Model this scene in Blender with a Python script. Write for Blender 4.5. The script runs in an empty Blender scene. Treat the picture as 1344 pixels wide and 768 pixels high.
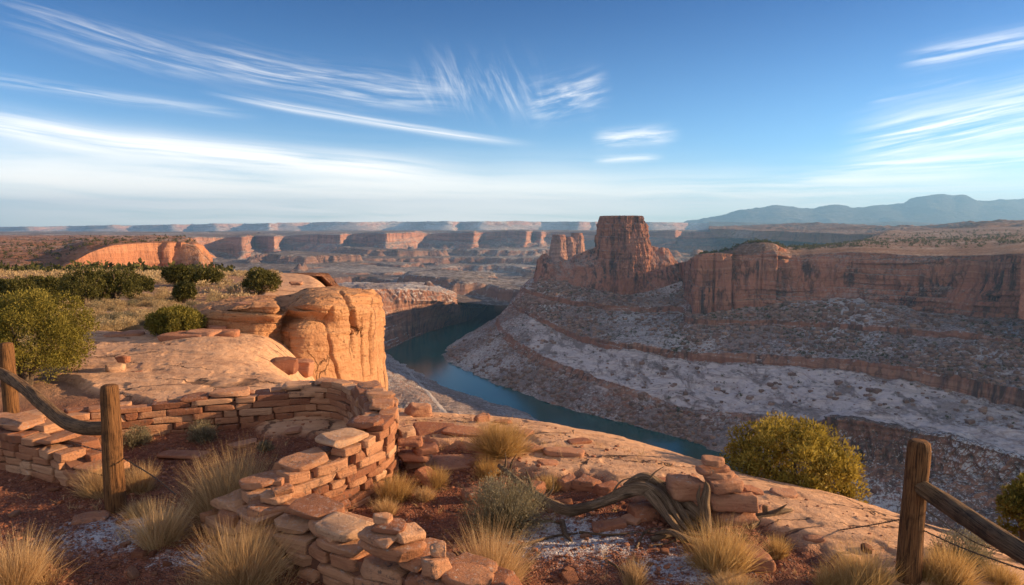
import bpy, math, random
import numpy as np
from mathutils import Vector

random.seed(7)
RNG = np.random.default_rng(11)
D = bpy.data
scene = bpy.context.scene
COL = scene.collection
R = math.radians

# ------------------------------------------------------------------ camera
CAM_Z = 2.5
PITCH = R(5.5)
F = 896.0                                   # focal length in pixels of a 1344 px wide picture (24 mm)
cam_d = D.cameras.new('camera')
cam = D.objects.new('camera', cam_d)
COL.objects.link(cam)
cam.location = (0, 0, CAM_Z)
cam.rotation_euler = (R(90) - PITCH, 0, 0)
cam_d.sensor_width = 36
cam_d.lens = 24
cam_d.clip_start = 0.05
cam_d.clip_end = 60000
scene.camera = cam

# ------------------------------------------------------------------ light
SUN_EL, SUN_AZ = R(14.0), R(10)              # azimuth from +X towards +Y
sun_dir = Vector((math.cos(SUN_EL) * math.cos(SUN_AZ), math.cos(SUN_EL) * math.sin(SUN_AZ), math.sin(SUN_EL)))
sd = D.lights.new('sun', 'SUN')
sd.energy = 5.0
sd.angle = R(0.5)
sd.color = (1.0, 0.69, 0.37)
so = D.objects.new('sun', sd)
COL.objects.link(so)
so.rotation_euler = sun_dir.to_track_quat('Z', 'Y').to_euler()
so.location = (30, 2, 30)

scene.view_settings.view_transform = 'Standard'
scene.view_settings.look = 'None'
scene.view_settings.gamma = 1
scene.view_settings.exposure = 1.2
scene.cycles.use_denoising = True
scene.cycles.max_bounces = 6
scene.cycles.diffuse_bounces = 3
scene.cycles.glossy_bounces = 2
scene.cycles.transmission_bounces = 2
scene.cycles.volume_bounces = 0
scene.cycles.transparent_max_bounces = 6
scene.cycles.caustics_reflective = False
scene.cycles.caustics_refractive = False
scene.render.film_transparent = False


# ------------------------------------------------------------------ node helper
class NT:
    def __init__(self, tree):
        self.t = tree

    def n(self, typ, _in=None, **props):
        nd = self.t.nodes.new(typ)
        for k, v in props.items():
            setattr(nd, k, v)
        for k, v in (_in or {}).items():
            self.set(nd, k, v)
        return nd

    def set(self, nd, k, v):
        s = nd.inputs[k]
        if isinstance(v, bpy.types.NodeSocket):
            self.t.links.new(v, s)
        elif isinstance(v, bpy.types.Node):
            self.t.links.new(v.outputs[0], s)
        else:
            if hasattr(s, 'default_value'):
                dv = s.default_value
                if hasattr(dv, '__len__') and not isinstance(v, (tuple, list)):
                    v = (v,) * len(dv)
                if hasattr(dv, '__len__') and len(dv) == 4 and len(v) == 3:
                    v = tuple(v) + (1,)
                s.default_value = v

    def math(self, op, a, b=0.0, c=None, clamp=False):
        nd = self.n('ShaderNodeMath', {0: a, 1: b}, operation=op, use_clamp=clamp)
        if c is not None:
            self.set(nd, 2, c)
        return nd.outputs[0]

    def vmath(self, op, a, b=None):
        nd = self.n('ShaderNodeVectorMath', {0: a}, operation=op)
        if b is not None:
            self.set(nd, 1, b)
        return nd.outputs[0]

    def scale(self, v, s):
        return self.vmath('MULTIPLY', v, s)

    def noise(self, v, scale, detail=4, rough=0.55, dist=0.0):
        return self.n('ShaderNodeTexNoise', {'Vector': v, 'Scale': scale, 'Detail': detail, 'Roughness': rough,
                                             'Distortion': dist}).outputs['Fac']

    def voro(self, v, scale, feature='F1', rand=1.0):
        nd = self.n('ShaderNodeTexVoronoi', feature=feature)
        self.set(nd, 'Vector', v)
        self.set(nd, 'Scale', scale)
        self.set(nd, 'Randomness', rand)
        return nd

    def ramp(self, fac, stops, interp='LINEAR'):
        nd = self.n('ShaderNodeValToRGB', {'Fac': fac})
        cr = nd.color_ramp
        cr.interpolation = interp
        while len(cr.elements) < len(stops):
            cr.elements.new(0.5)
        for e, (p, c) in zip(cr.elements, stops):
            e.position = p
            if not hasattr(c, '__len__'):
                c = (c, c, c)
            e.color = tuple(c) + (1,) if len(c) == 3 else c
        return nd.outputs['Color']

    def step(self, x, lo, hi):
        nd = self.n('ShaderNodeMapRange', {'Value': x, 'From Min': lo, 'From Max': hi}, interpolation_type='SMOOTHSTEP')
        return nd.outputs[0]

    def mix(self, fac, a, b, mode='MIX'):
        nd = self.n('ShaderNodeMix', data_type='RGBA', blend_type=mode)
        for s, v in ((0, fac), (6, a), (7, b)):
            sk = nd.inputs[s]
            if isinstance(v, bpy.types.NodeSocket):
                self.t.links.new(v, sk)
            elif s == 0:
                sk.default_value = v
            else:
                if not hasattr(v, '__len__'):
                    v = (v, v, v)
                sk.default_value = tuple(v) + (1,) if len(v) == 3 else v
        return nd.outputs[2]

    def xyz(self, v):
        s = self.n('ShaderNodeSeparateXYZ', {0: v})
        return s.outputs[0], s.outputs[1], s.outputs[2]

    def comb(self, x, y, z):
        return self.n('ShaderNodeCombineXYZ', {0: x, 1: y, 2: z}).outputs[0]

    def attr(self, name):
        return self.n('ShaderNodeAttribute', attribute_name=name)

    def bump(self, h, strength, dist, normal=None):
        nd = self.n('ShaderNodeBump', {'Height': h, 'Strength': strength, 'Distance': dist})
        if normal is not None:
            self.set(nd, 'Normal', normal)
        return nd.outputs[0]


def new_mat(name):
    m = D.materials.new(name)
    m.use_nodes = True
    m.node_tree.nodes.clear()
    T = NT(m.node_tree)
    out = T.n('ShaderNodeOutputMaterial')
    return m, T, out


def principled(T, out, color, rough=0.9, normal=None, spec=0.2):
    b = T.n('ShaderNodeBsdfPrincipled', {'Base Color': color, 'Roughness': rough, 'Specular IOR Level': spec})
    if normal is not None:
        T.set(b, 'Normal', normal)
    T.t.links.new(b.outputs[0], out.inputs['Surface'])
    return b


# ------------------------------------------------------------------ world: sky with cirrus
w = D.worlds.new('World')
scene.world = w
w.use_nodes = True
w.node_tree.nodes.clear()
T = NT(w.node_tree)
wout = T.n('ShaderNodeOutputWorld')
bg = T.n('ShaderNodeBackground')
T.t.links.new(bg.outputs[0], wout.inputs['Surface'])
sky = T.n('ShaderNodeTexSky', sky_type='NISHITA', sun_disc=False)
sky.sun_elevation = SUN_EL
sky.sun_rotation = R(90) - SUN_AZ           # the sky measures clockwise from +Y
sky.altitude = 1800
sky.air_density = 1.0
sky.dust_density = 0.6
sky.ozone_density = 2.2
SKY_STRENGTH = 0.115
tc = T.n('ShaderNodeTexCoord')
dx, dy, dz = T.xyz(tc.outputs['Generated'])
az = T.math('ARCTAN2', dx, dy)              # 0 straight ahead, + to the right
hyp = T.math('SQRT', T.math('ADD', T.math('MULTIPLY', dx, dx), T.math('MULTIPLY', dy, dy)))
el = T.math('ARCTAN2', dz, hyp)


def px_dir(px, py):
    x, y = (px - 672) / F, (384 - py) / F
    v = Vector((x, math.cos(PITCH) + y * math.sin(PITCH), -math.sin(PITCH) + y * math.cos(PITCH)))
    return math.atan2(v.x, v.y), math.atan2(v.z, math.hypot(v.x, v.y))


def streak(p0, p1, width, across, along, lo, hi, gain, seed, shear=0.0, detail=5):
    """one family of cirrus fibres lying between two directions of the sky"""
    a0, e0 = px_dir(*p0)
    a1, e1 = px_dir(*p1)
    L = math.hypot(a1 - a0, e1 - e0)
    ux, uy = (a1 - a0) / L, (e1 - e0) / L
    ra = T.math('SUBTRACT', az, a0)
    re = T.math('SUBTRACT', el, e0)
    u = T.math('ADD', T.math('MULTIPLY', ra, ux), T.math('MULTIPLY', re, uy))
    v = T.math('SUBTRACT', T.math('MULTIPLY', re, ux), T.math('MULTIPLY', ra, uy))
    wv = T.noise(T.comb(u, T.math('MULTIPLY', v, 2.0), seed), 4, 2, 0.5)
    v2 = T.math('ADD', v, T.math('MULTIPLY', T.math('SUBTRACT', wv, 0.5), min(width * 1.3, 0.025)))
    t = T.math('DIVIDE', u, L)
    m1 = T.math('MULTIPLY', T.step(t, -0.08, 0.22), T.step(t, 1.08, 0.7))
    q = T.math('DIVIDE', v2, width)
    m2 = T.math('POWER', 2.718, T.math('MULTIPLY', T.math('MULTIPLY', q, q), -1.0))
    us = T.math('ADD', u, T.math('MULTIPLY', v, shear))
    f = T.noise(T.comb(T.math('MULTIPLY', us, along), T.math('MULTIPLY', v2, across), seed), 1.0, detail, 0.62, 0.35)
    f = T.step(f, lo, hi)
    return T.math('MULTIPLY', T.math('MULTIPLY', T.math('MULTIPLY', m1, m2), f), gain)


fams = [
    # broad veil low over the horizon
    streak((-300, 240), (1000, 285), 0.058, 55, 2.6, 0.10, 0.58, 0.97, 1.3),
    streak((-260, 215), (900, 262), 0.020, 70, 3.5, 0.20, 0.66, 0.75, 2.1),
    streak((300, 262), (1700, 250), 0.032, 60, 3.5, 0.18, 0.72, 0.85, 3.7),
    # long streaks on the left
    streak((-120, 150), (640, 238), 0.015, 120, 4, 0.18, 0.62, 1.0, 4.4),
    streak((290, 124), (690, 190), 0.0050, 160, 4, 0.25, 0.65, 0.65, 5.2),
    streak((-60, 95), (330, 152), 0.006, 160, 6, 0.30, 0.70, 0.40, 6.6),
    streak((0, 15), (300, 95), 0.020, 90, 6, 0.38, 0.80, 0.40, 7.7),
    streak((240, 70), (600, 130), 0.020, 110, 7, 0.36, 0.78, 0.55, 8.3),
    # combed tufts
    streak((540, 100), (720, 118), 0.030, 16, 60, 0.40, 0.85, 0.50, 9.1, shear=0.55, detail=7),
    streak((690, 140), (800, 118), 0.022, 90, 18, 0.36, 0.80, 0.65, 10.4, shear=-0.5, detail=7),
    streak((780, 185), (890, 176), 0.010, 120, 14, 0.30, 0.68, 0.65, 11.2),
    streak((780, 210), (870, 207), 0.0045, 120, 10, 0.25, 0.65, 0.55, 12.2),
    # right-hand plumes
    streak((1120, 195), (1560, 100), 0.028, 120, 5, 0.30, 0.72, 0.90, 13.3),
    streak((1060, 225), (1560, 185), 0.013, 130, 5, 0.30, 0.72, 0.75, 14.5),
    streak((1190, 82), (1480, 20), 0.011, 130, 7, 0.30, 0.72, 0.60, 15.9),
    streak((1140, 132), (1290, 100), 0.006, 130, 8, 0.38, 0.75, 0.30, 16.1),
    streak((1000, 240), (1300, 228), 0.008, 120, 7, 0.30, 0.70, 0.60, 17.6),
]
tot = fams[0]
for f_ in fams[1:]:
    inv = T.math('MULTIPLY', T.math('SUBTRACT', 1.0, tot), T.math('SUBTRACT', 1.0, f_))
    tot = T.math('SUBTRACT', 1.0, inv, clamp=True)
cloud_col = T.n('ShaderNodeRGB')
cloud_col.outputs[0].default_value = (7.4, 6.8, 6.0, 1)
# deeper blue overhead than along the horizon
deep = T.mix(T.step(el, 0.01, 0.40), (0.48, 0.68, 0.82), (0.065, 0.215, 0.42))
skyc = T.mix(1.0, sky.outputs[0], deep, 'MULTIPLY')
# unseen cirrus added behind the camera to brighten and whiten the ambient fill
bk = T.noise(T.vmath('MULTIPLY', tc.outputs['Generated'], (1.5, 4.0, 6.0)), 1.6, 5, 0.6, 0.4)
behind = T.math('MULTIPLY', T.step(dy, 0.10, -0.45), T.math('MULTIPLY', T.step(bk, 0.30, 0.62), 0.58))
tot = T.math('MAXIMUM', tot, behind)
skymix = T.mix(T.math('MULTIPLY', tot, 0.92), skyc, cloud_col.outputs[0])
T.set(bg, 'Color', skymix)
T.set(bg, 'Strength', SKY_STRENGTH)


# ------------------------------------------------------------------ numeric helpers
def _hash(ix, iy, iz, seed):
    h = (ix.astype(np.uint32) * np.uint32(374761393) + iy.astype(np.uint32) * np.uint32(668265263)
         + iz.astype(np.uint32) * np.uint32(2147483647) + np.uint32(seed * 1013 + 17))
    h = (h ^ (h >> np.uint32(13))) * np.uint32(1274126177)
    h = h ^ (h >> np.uint32(16))
    return (h & np.uint32(0xffff)).astype(np.float32) / 32767.5 - 1.0


def vnoise(p, seed=0):
    p = np.asarray(p, dtype=np.float64)
    fl = np.floor(p)
    fr = (p - fl).astype(np.float32)
    i = fl.astype(np.int64)
    u = fr * fr * fr * (fr * (fr * 6 - 15) + 10)
    ix, iy, iz = i[..., 0], i[..., 1], i[..., 2]
    res = 0
    with np.errstate(over='ignore'):
        for a in (0, 1):
            wa = u[..., 0] if a else 1 - u[..., 0]
            for b in (0, 1):
                wb = u[..., 1] if b else 1 - u[..., 1]
                for c in (0, 1):
                    wc = u[..., 2] if c else 1 - u[..., 2]
                    res = res + wa * wb * wc * _hash(ix + a, iy + b, iz + c, seed)
    return res


def fbm(p, octaves=4, seed=0, gain=0.5, lac=2.03, ridged=False):
    p = np.asarray(p, dtype=np.float64)
    s, a, tot_ = 0, 1.0, 0.0
    for o in range(octaves):
        n = vnoise(p, seed + o * 7)
        if ridged:
            n = 1 - 2 * np.abs(n)
        s = s + a * n
        tot_ += a
        a *= gain
        p = p * lac + 13.7
    return s / tot_


def terrace(P, thick, amp, seed, dip=0.0, under=0.5):
    """offsets of sharply bedded layers: every layer stands out by its own amount, with a notch at its foot"""
    z = P[..., 2] + dip * P[..., 1] + thick * 1.2 * fbm(P / (thick * 14), 3, seed)
    t = z / thick
    k = np.floor(t)
    fr = t - k
    q = np.stack([k * 7.31, P[..., 0] / (thick * 22), P[..., 1] / (thick * 22)], -1)
    off = vnoise(q + 0.37, seed + 1) * 1.4
    return amp * (off - under * np.exp(-(fr / 0.10) ** 2) - 0.35 * under * np.exp(-((1 - fr) / 0.08) ** 2))


def smooth(a, b, x):
    t = np.clip((x - a) / (b - a), 0, 1)
    return t * t * (3 - 2 * t)


def PY(px, py, Y):
    """world point seen in the photograph's pixel px, py when it stands Y metres ahead"""
    x, y = (px - 672) / F, (384 - py) / F
    d = (x, math.cos(PITCH) + y * math.sin(PITCH), -math.sin(PITCH) + y * math.cos(PITCH))
    k = Y / d[1]
    return (d[0] * k, Y, CAM_Z + d[2] * k)


def PZ(px, py, z):
    x, y = (px - 672) / F, (384 - py) / F
    d = (x, math.cos(PITCH) + y * math.sin(PITCH), -math.sin(PITCH) + y * math.cos(PITCH))
    k = (z - CAM_Z) / d[2]
    return (d[0] * k, d[1] * k, z)


def catmull(pts, n, closed=False, weights=None):
    """resample control points (K,S,..) or (S,..) along the S axis of a (S,dim) array"""
    pts = np.asarray(pts, float)
    S = len(pts)
    if weights is None:
        seg = np.linalg.norm(np.diff(pts, axis=0), axis=1) + 1e-9
    else:
        seg = np.asarray(weights, float)
    t = np.concatenate([[0], np.cumsum(seg)])
    q = np.linspace(0, t[-1], n)
    i = np.clip(np.searchsorted(t, q, side='right') - 1, 0, S - 2)
    f = ((q - t[i]) / (t[i + 1] - t[i]))[:, None]
    p0, p1, p2, p3 = pts[np.maximum(i - 1, 0)], pts[i], pts[i + 1], pts[np.minimum(i + 2, S - 1)]
    d1 = (t[i + 1] - t[i])[:, None]
    dm = (t[i] - t[np.maximum(i - 1, 0)])[:, None]
    dp = (t[np.minimum(i + 2, S - 1)] - t[i + 1])[:, None]
    m1 = np.where(dm > 0, (p2 - p0) / (d1 + dm), (p2 - p1) / d1) * d1
    m2 = np.where(dp > 0, (p3 - p1) / (d1 + dp), (p2 - p1) / d1) * d1
    f2, f3 = f * f, f * f * f
    return (2 * f3 - 3 * f2 + 1) * p1 + (f3 - 2 * f2 + f) * m1 + (-2 * f3 + 3 * f2) * p2 + (f3 - f2) * m2


def mesh_np(name, V, faces, mat=None, smooth_=True, attrs=None, uvs=None):
    """faces: (n,k) int array, or list of such arrays with different k"""
    me = D.meshes.new(name)
    V = np.asarray(V, dtype=np.float32).reshape(-1, 3)
    if isinstance(faces, np.ndarray):
        faces = [faces]
    faces = [f for f in faces if len(f)]
    nl = sum(f.size for f in faces)
    npoly = sum(len(f) for f in faces)
    me.vertices.add(len(V))
    me.vertices.foreach_set('co', V.ravel())
    me.loops.add(nl)
    me.loops.foreach_set('vertex_index', np.concatenate([f.ravel() for f in faces]).astype(np.int32))
    me.polygons.add(npoly)
    tot_ = np.concatenate([np.full(len(f), f.shape[1]) for f in faces])
    st = np.concatenate([[0], np.cumsum(tot_)[:-1]])
    me.polygons.foreach_set('loop_start', st.astype(np.int32))
    me.polygons.foreach_set('loop_total', tot_.astype(np.int32))
    me.polygons.foreach_set('use_smooth', np.full(npoly, smooth_, dtype=bool))
    me.update(calc_edges=True)
    me.validate()
    for k, a in (attrs or {}).items():
        at = me.attributes.new(k, 'FLOAT', 'POINT')
        at.data.foreach_set('value', np.asarray(a, dtype=np.float32).ravel())
    if mat:
        for m in (mat if isinstance(mat, (list, tuple)) else [mat]):
            me.materials.append(m)
    return me


def link(name, me, parent=None):
    o = D.objects.new(name, me)
    COL.objects.link(o)
    if parent:
        o.parent = parent
    return o


def tag(o, label=None, cat=None, group=None, kind=None):
    if label:
        o['label'] = label
    if cat:
        o['category'] = cat
    if group:
        o['group'] = group
    if kind:
        o['kind'] = kind
    return o


def empty(name, loc, label, cat, group=None):
    o = D.objects.new(name, None)
    COL.objects.link(o)
    o.location = loc
    o.empty_display_size = 0.1
    return tag(o, label, cat, group)


def copy_tree(o, parent=None):
    c = o.copy()
    COL.objects.link(c)
    c.parent = parent
    for ch in list(o.children):
        copy_tree(ch, c)
    return c


def grid_faces(r, c, closed=False):
    a = np.arange(r * c).reshape(r, c)
    if closed:
        a = np.concatenate([a, a[:, :1]], 1)
    return np.stack([a[:-1, :-1], a[:-1, 1:], a[1:, 1:], a[1:, :-1]], -1).reshape(-1, 4)


def grid_normals(P):
    gu = np.gradient(P, axis=1)
    gv = np.gradient(P, axis=0)
    n = np.cross(gu, gv)
    return n / (np.linalg.norm(n, axis=-1, keepdims=True) + 1e-9)


def loft(name, contours, cols, rows, mat, disp=None, closed=False, kind='structure', label=None, cat=None,
         flip=False, weights=None, attr=None, ease=None):
    """surface through contour lines: contours[k][s] = world point; rows[k] rows between contour k and k+1"""
    C = [np.asarray(c, float) for c in contours]
    if weights is None:
        weights = np.mean([np.linalg.norm(np.diff(c, axis=0), axis=1) for c in C], axis=0)
    CC = [catmull(c, cols, weights=weights) for c in C]
    P, lev = [], []
    for k in range(len(CC) - 1):
        n = rows[k] if hasattr(rows, '__len__') else rows
        for j in range(n):
            t = j / n
            P.append(CC[k] * (1 - t) + CC[k + 1] * t)
            lev.append(k + t)
    P.append(CC[-1])
    lev.append(len(CC) - 1)
    P = np.array(P)
    lev = np.array(lev)
    if disp is not None:
        N = grid_normals(P)
        if flip:
            N = -N
        P = disp(P, N, lev[:, None] * np.ones((1, cols)))
    attrs = {}
    if attr is not None:
        attrs = attr(P, lev)
    f = grid_faces(*P.shape[:2])
    if flip:
        f = f[:, ::-1].copy()
    me = mesh_np(name, P, f, mat, True, attrs)
    o = link(name, me)
    tag(o, label, cat, None, kind)
    return o, P
# ------------------------------------------------------------------ rock materials of the far setting
def canyon_mat(name, dark=(0.13, 0.070, 0.055), red=(0.30, 0.135, 0.085), pale=(0.40, 0.24, 0.17),
               talus=(0.21, 0.135, 0.105), snow=0.5, strata=0.10, streak=1.0, unit=1.0, white=False, dust=(0.62, 0.60, 0.60),
               bumpd=3.0, scrub=0.5, band=0.6, joints=0.42):
    m, T, out = new_mat(name)
    g = T.n('ShaderNodeNewGeometry')
    pos = g.outputs['Position']
    nx, ny, nz = T.xyz(g.outputs['True Normal'])
    x, y, z = T.xyz(pos)
    wob = T.noise(pos, 0.012 / unit, 3)
    zz = T.math('ADD', z, T.math('MULTIPLY', wob, 18 * unit))
    lay = T.noise(T.comb(T.math('MULTIPLY', x, 0.004), T.math('MULTIPLY', y, 0.004), T.math('MULTIPLY', zz, 1.0)), strata / unit, 5, 0.7)
    col = T.ramp(lay, [(0.28, dark), (0.42, red), (0.52, tuple(0.7 * c for c in red)), (0.60, pale), (0.74, red)])
    col = T.mix(band, red, col)
    # desert varnish running down the walls
    sv = T.vmath('MULTIPLY', pos, (1, 1, 0.05))
    st = T.noise(sv, 0.13 / unit, 5, 0.68, 0.3)
    big = T.noise(pos, 0.022 / unit, 3)
    vm = T.math('MULTIPLY', T.step(st, 0.44, 0.60), T.math('MULTIPLY', T.step(big, 0.38, 0.62), 0.9 * streak))
    col = T.mix(vm, col, (0.055, 0.035, 0.036))
    st2 = T.noise(sv, 0.5 / unit, 4, 0.7)
    col = T.mix(T.math('MULTIPLY', T.step(st2, 0.5, 0.75), 0.35 * streak), col, pale)
    # joints: blocks of slightly different tone between dark cracks
    wq = T.vmath('ADD', T.vmath('MULTIPLY', pos, (1, 1, 0.30)), T.vmath('MULTIPLY', T.n('ShaderNodeTexNoise', {'Vector': pos, 'Scale': 0.10 / unit, 'Detail': 5, 'Roughness': 0.65}).outputs['Color'], (14 * unit, 14 * unit, 9 * unit)))
    vj = T.n('ShaderNodeTexVoronoi', {'Vector': wq, 'Scale': 0.105 / unit}, feature='DISTANCE_TO_EDGE').outputs['Distance']
    vc = T.n('ShaderNodeSeparateColor', {0: T.voro(wq, 0.105 / unit).outputs['Color']}).outputs[0]
    col = T.mix(T.math('MULTIPLY', vc, 0.45 * joints), col, tuple(0.45 * c for c in red))
    joint = T.math('MULTIPLY', T.step(vj, 0.060, 0.012), T.step(T.noise(pos, 0.05 / unit, 3), 0.46, 0.60))
    col = T.mix(T.math('MULTIPLY', joint, joints), col, (0.05, 0.03, 0.03))
    # talus and ledges where it is not steep
    flat = T.step(nz, 0.62, 0.86)
    grit = T.noise(pos, 0.22 / unit, 6, 0.75)
    tcol = T.mix(T.step(grit, 0.40, 0.62), talus, tuple(0.58 * c for c in talus))
    col = T.mix(flat, col, tcol)
    gully = T.noise(T.vmath('MULTIPLY', pos, (1, 1, 0.25)), 0.035 / unit, 4, 0.6)
    if white:
        a = T.attr('white').outputs['Fac']
        wz = T.noise(T.comb(T.math('MULTIPLY', x, 0.012), T.math('MULTIPLY', y, 0.012), zz), 0.45, 6, 0.75)
        wc = T.ramp(wz, [(0.35, (0.24, 0.170, 0.150)), (0.43, (0.47, 0.385, 0.36)), (0.55, (0.62, 0.54, 0.515)), (0.62, (0.42, 0.335, 0.305))])
        ws = T.noise(T.vmath('MULTIPLY', pos, (1, 0.35, 0.08)), 0.05, 6, 0.72, 0.4)
        wc = T.mix(T.math('MULTIPLY', T.step(ws, 0.49, 0.60), 0.75), wc, (0.16, 0.115, 0.105))
        wedge = T.math('ADD', a, T.math('MULTIPLY', T.math('SUBTRACT', gully, 0.5), 1.2))
        col = T.mix(T.step(wedge, 0.42, 0.62), col, wc)
    # frost lying on flat ground, in speckles between boulders
    sp = T.noise(pos, 0.33 / unit, 6, 0.8)
    area = T.noise(pos, 0.010 / unit, 4, 0.6)
    if white:
        snow = T.math('MULTIPLY', T.math('SUBTRACT', 1.0, T.math('MULTIPLY', T.step(wedge, 0.42, 0.62), 0.75)), snow)
    sm = T.math('MULTIPLY', T.step(T.math('ADD', sp, T.math('MULTIPLY', T.math('SUBTRACT', area, 0.5), 0.7)), 0.47, 0.60), T.step(nz, 0.45, 0.80))
    col = T.mix(T.math('MULTIPLY', sm, snow), col, dust)
    # scrub and boulder dots
    v = T.voro(pos, 0.16 / unit)
    vd = T.math('MULTIPLY', T.step(v.outputs['Distance'], 0.36, 0.22), T.step(T.noise(pos, 0.03 / unit, 3), 0.46, 0.56))
    col = T.mix(T.math('MULTIPLY', T.math('MULTIPLY', vd, flat), scrub), col, (0.055, 0.05, 0.035))
    h = T.math('ADD', T.math('MULTIPLY', T.noise(T.vmath('MULTIPLY', pos, (1, 1, 0.35)), 0.10 / unit, 8, 0.72), 1.0),
               T.math('SUBTRACT', T.math('MULTIPLY', lay, 0.6), T.math('MULTIPLY', joint, 0.65 * joints)))
    nb = T.bump(h, 1.0, bumpd * unit)
    principled(T, out, col, 0.95, nb, 0.05)
    return m


M = {}
M['canyon'] = canyon_mat('canyon_rock', white=True, snow=0.55, talus=(0.30, 0.225, 0.205))
M['mesa'] = canyon_mat('mesa_rock', red=(0.40, 0.165, 0.10), pale=(0.52, 0.28, 0.185), talus=(0.24, 0.13, 0.085), snow=0.25, streak=1.15, strata=0.16, band=0.45, bumpd=5)
M['butte'] = canyon_mat('butte_rock', red=(0.36, 0.155, 0.10), pale=(0.48, 0.255, 0.17), talus=(0.22, 0.12, 0.09), snow=0.25, streak=1.1, strata=0.13, bumpd=5, band=0.35)
M['far'] = canyon_mat('far_rock', red=(0.34, 0.16, 0.11), pale=(0.46, 0.26, 0.185), talus=(0.20, 0.14, 0.12), snow=0.30, unit=3.0, streak=0.5, scrub=0.4)
M['floor'] = canyon_mat('canyon_floor_rock', red=(0.22, 0.12, 0.09), pale=(0.34, 0.21, 0.16), talus=(0.17, 0.125, 0.11), snow=0.36, unit=4.0, streak=0.3, scrub=0.5)
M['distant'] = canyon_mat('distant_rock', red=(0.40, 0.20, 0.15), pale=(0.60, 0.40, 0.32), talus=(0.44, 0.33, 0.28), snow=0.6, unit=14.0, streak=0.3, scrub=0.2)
M['plateau'] = canyon_mat('plateau_ground', red=(0.36, 0.155, 0.085), pale=(0.44, 0.225, 0.13), talus=(0.34, 0.160, 0.09), snow=0.30, unit=1.1, streak=0.5, scrub=0.95, bumpd=6)
M['hills'] = canyon_mat('hill_ground', red=(0.30, 0.135, 0.08), pale=(0.38, 0.20, 0.12), talus=(0.27, 0.135, 0.08), snow=0.25, unit=3.6, streak=0.3, scrub=1.0, bumpd=6)
M['mountain'] = canyon_mat('mountain_rock', red=(0.10, 0.085, 0.08), pale=(0.12, 0.10, 0.10), dark=(0.07, 0.06, 0.06), talus=(0.10, 0.09, 0.085), snow=0.12, unit=30, streak=0.0, scrub=0, band=0.1)


def ground_z(x, y):
    """gentle fall of the plateau away from the camera, before the rim"""
    d = np.maximum(np.asarray(y, float) - 8, 0)
    return -np.where(d < 80, 0.0006 * d * d, 3.84 + 0.06 * (d - 80))


# ------------------------------------------------------------------ river
m, T, out = new_mat('river_water')
g = T.n('ShaderNodeNewGeometry')
pos = g.outputs['Position']
rip = T.noise(T.vmath('MULTIPLY', pos, (1, 1, 1)), 0.45, 6, 0.7)
rip2 = T.noise(pos, 0.03, 4, 0.6)
col = T.mix(T.step(rip2, 0.35, 0.65), (0.006, 0.062, 0.056), (0.011, 0.092, 0.088))
b = principled(T, out, col, 0.12, T.bump(T.math('ADD', rip, rip2), 0.12, 0.5), 0.25)
M['water'] = m
zr = -181.0
me = mesh_np('river', [(-1500, 200, zr), (900, 200, zr), (900, 1700, zr), (-1500, 1700, zr)], np.array([[0, 1, 2, 3]]), M['water'])
tag(link('river', me), 'dark teal green river bending through the canyon floor', 'river', None, 'structure')


# ------------------------------------------------------------------ right bank: talus benches from the river to the cliffs
def pts(*rows):
    return [PY(*r) for r in rows]


def bank(*rows):
    return [PZ(x, y, -182.0) for x, y in rows]


def lerp(a, b, t):
    return [tuple(np.asarray(p) * (1 - t) + np.asarray(q) * t) for p, q in zip(a, b)]


#        A back           B               C              D              E              F              G              H              I               J               K               L               M
c0 = bank((716, 388), (650, 419), (583, 460), (607, 486), (675, 516), (755, 541), (825, 559), (890, 577), (960, 604), (1060, 640), (1150, 668), (1280, 720), (1460, 800))
c7 = pts((712, 360, 1160), (703, 362, 1085), (706, 363, 1040), (730, 368, 1012), (770, 377, 1000), (830, 388, 988), (903, 371, 985),
         (908, 411, 815), (965, 406, 795), (1050, 402, 770), (1130, 398, 745), (1250, 418, 680), (1420, 420, 590))
f12 = [0.30, 0.30, 0.36]
c2 = pts((704, 376, 1330), (668, 404, 1175), (655, 419, 1010), (672, 442, 905), (716, 468, 800), (790, 496, 695), (845, 515, 650),
         (900, 534, 620), (980, 543, 580), (1080, 552, 530), (1180, 564, 490), (1300, 590, 440), (1440, 640, 380))
c1 = pts((704, 379, 1340), (664, 410, 1185), (652, 427, 1002), (669, 453, 896), (713, 481, 792), (788, 507, 689), (844, 525, 644),
         (899, 543, 614), (978, 553, 574), (1078, 563, 524), (1178, 577, 484), (1298, 605, 434), (1438, 655, 374))
c3 = pts((700, 372, 1260), (680, 391, 1140), (675, 402, 1025), (695, 415, 960), (745, 441, 880), (800, 458, 790), (850, 462, 755),
         (902, 471, 728), (1000, 478, 680), (1100, 486, 625), (1200, 503, 570), (1300, 526, 515), (1430, 562, 450))
c4 = pts((700, 370, 1262), (681, 388, 1141), (674, 398, 1026), (697, 410, 961), (746, 434, 882), (801, 449, 793), (851, 453, 758),
         (903, 461, 731), (1001, 465, 683), (1101, 471, 628), (1201, 484, 573), (1301, 503, 518), (1431, 536, 453))
c5 = pts((705, 366, 1210), (686, 379, 1110), (688, 383, 1030), (712, 392, 980), (762, 402, 950), (830, 409, 925), (895, 410, 900),
         (903, 425, 795), (980, 427, 765), (1080, 431, 720), (1180, 438, 665), (1290, 449, 605), (1430, 470, 520))
c6 = pts((705, 365, 1211), (686, 377, 1111), (689, 378, 1031), (713, 386, 981), (763, 396, 952), (830, 402, 928), (895, 403, 903),
         (904, 418, 797), (981, 420, 767), (1081, 423, 722), (1181, 430, 667), (1291, 441, 607), (1431, 461, 522))
c8 = [(x + (30 if i > 0 else 60), y + 60, z + 4) for i, (x, y, z) in enumerate(c7)]
c8b = [(x + 150, y + 200, z - 5) for x, y, z in c8]


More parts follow.
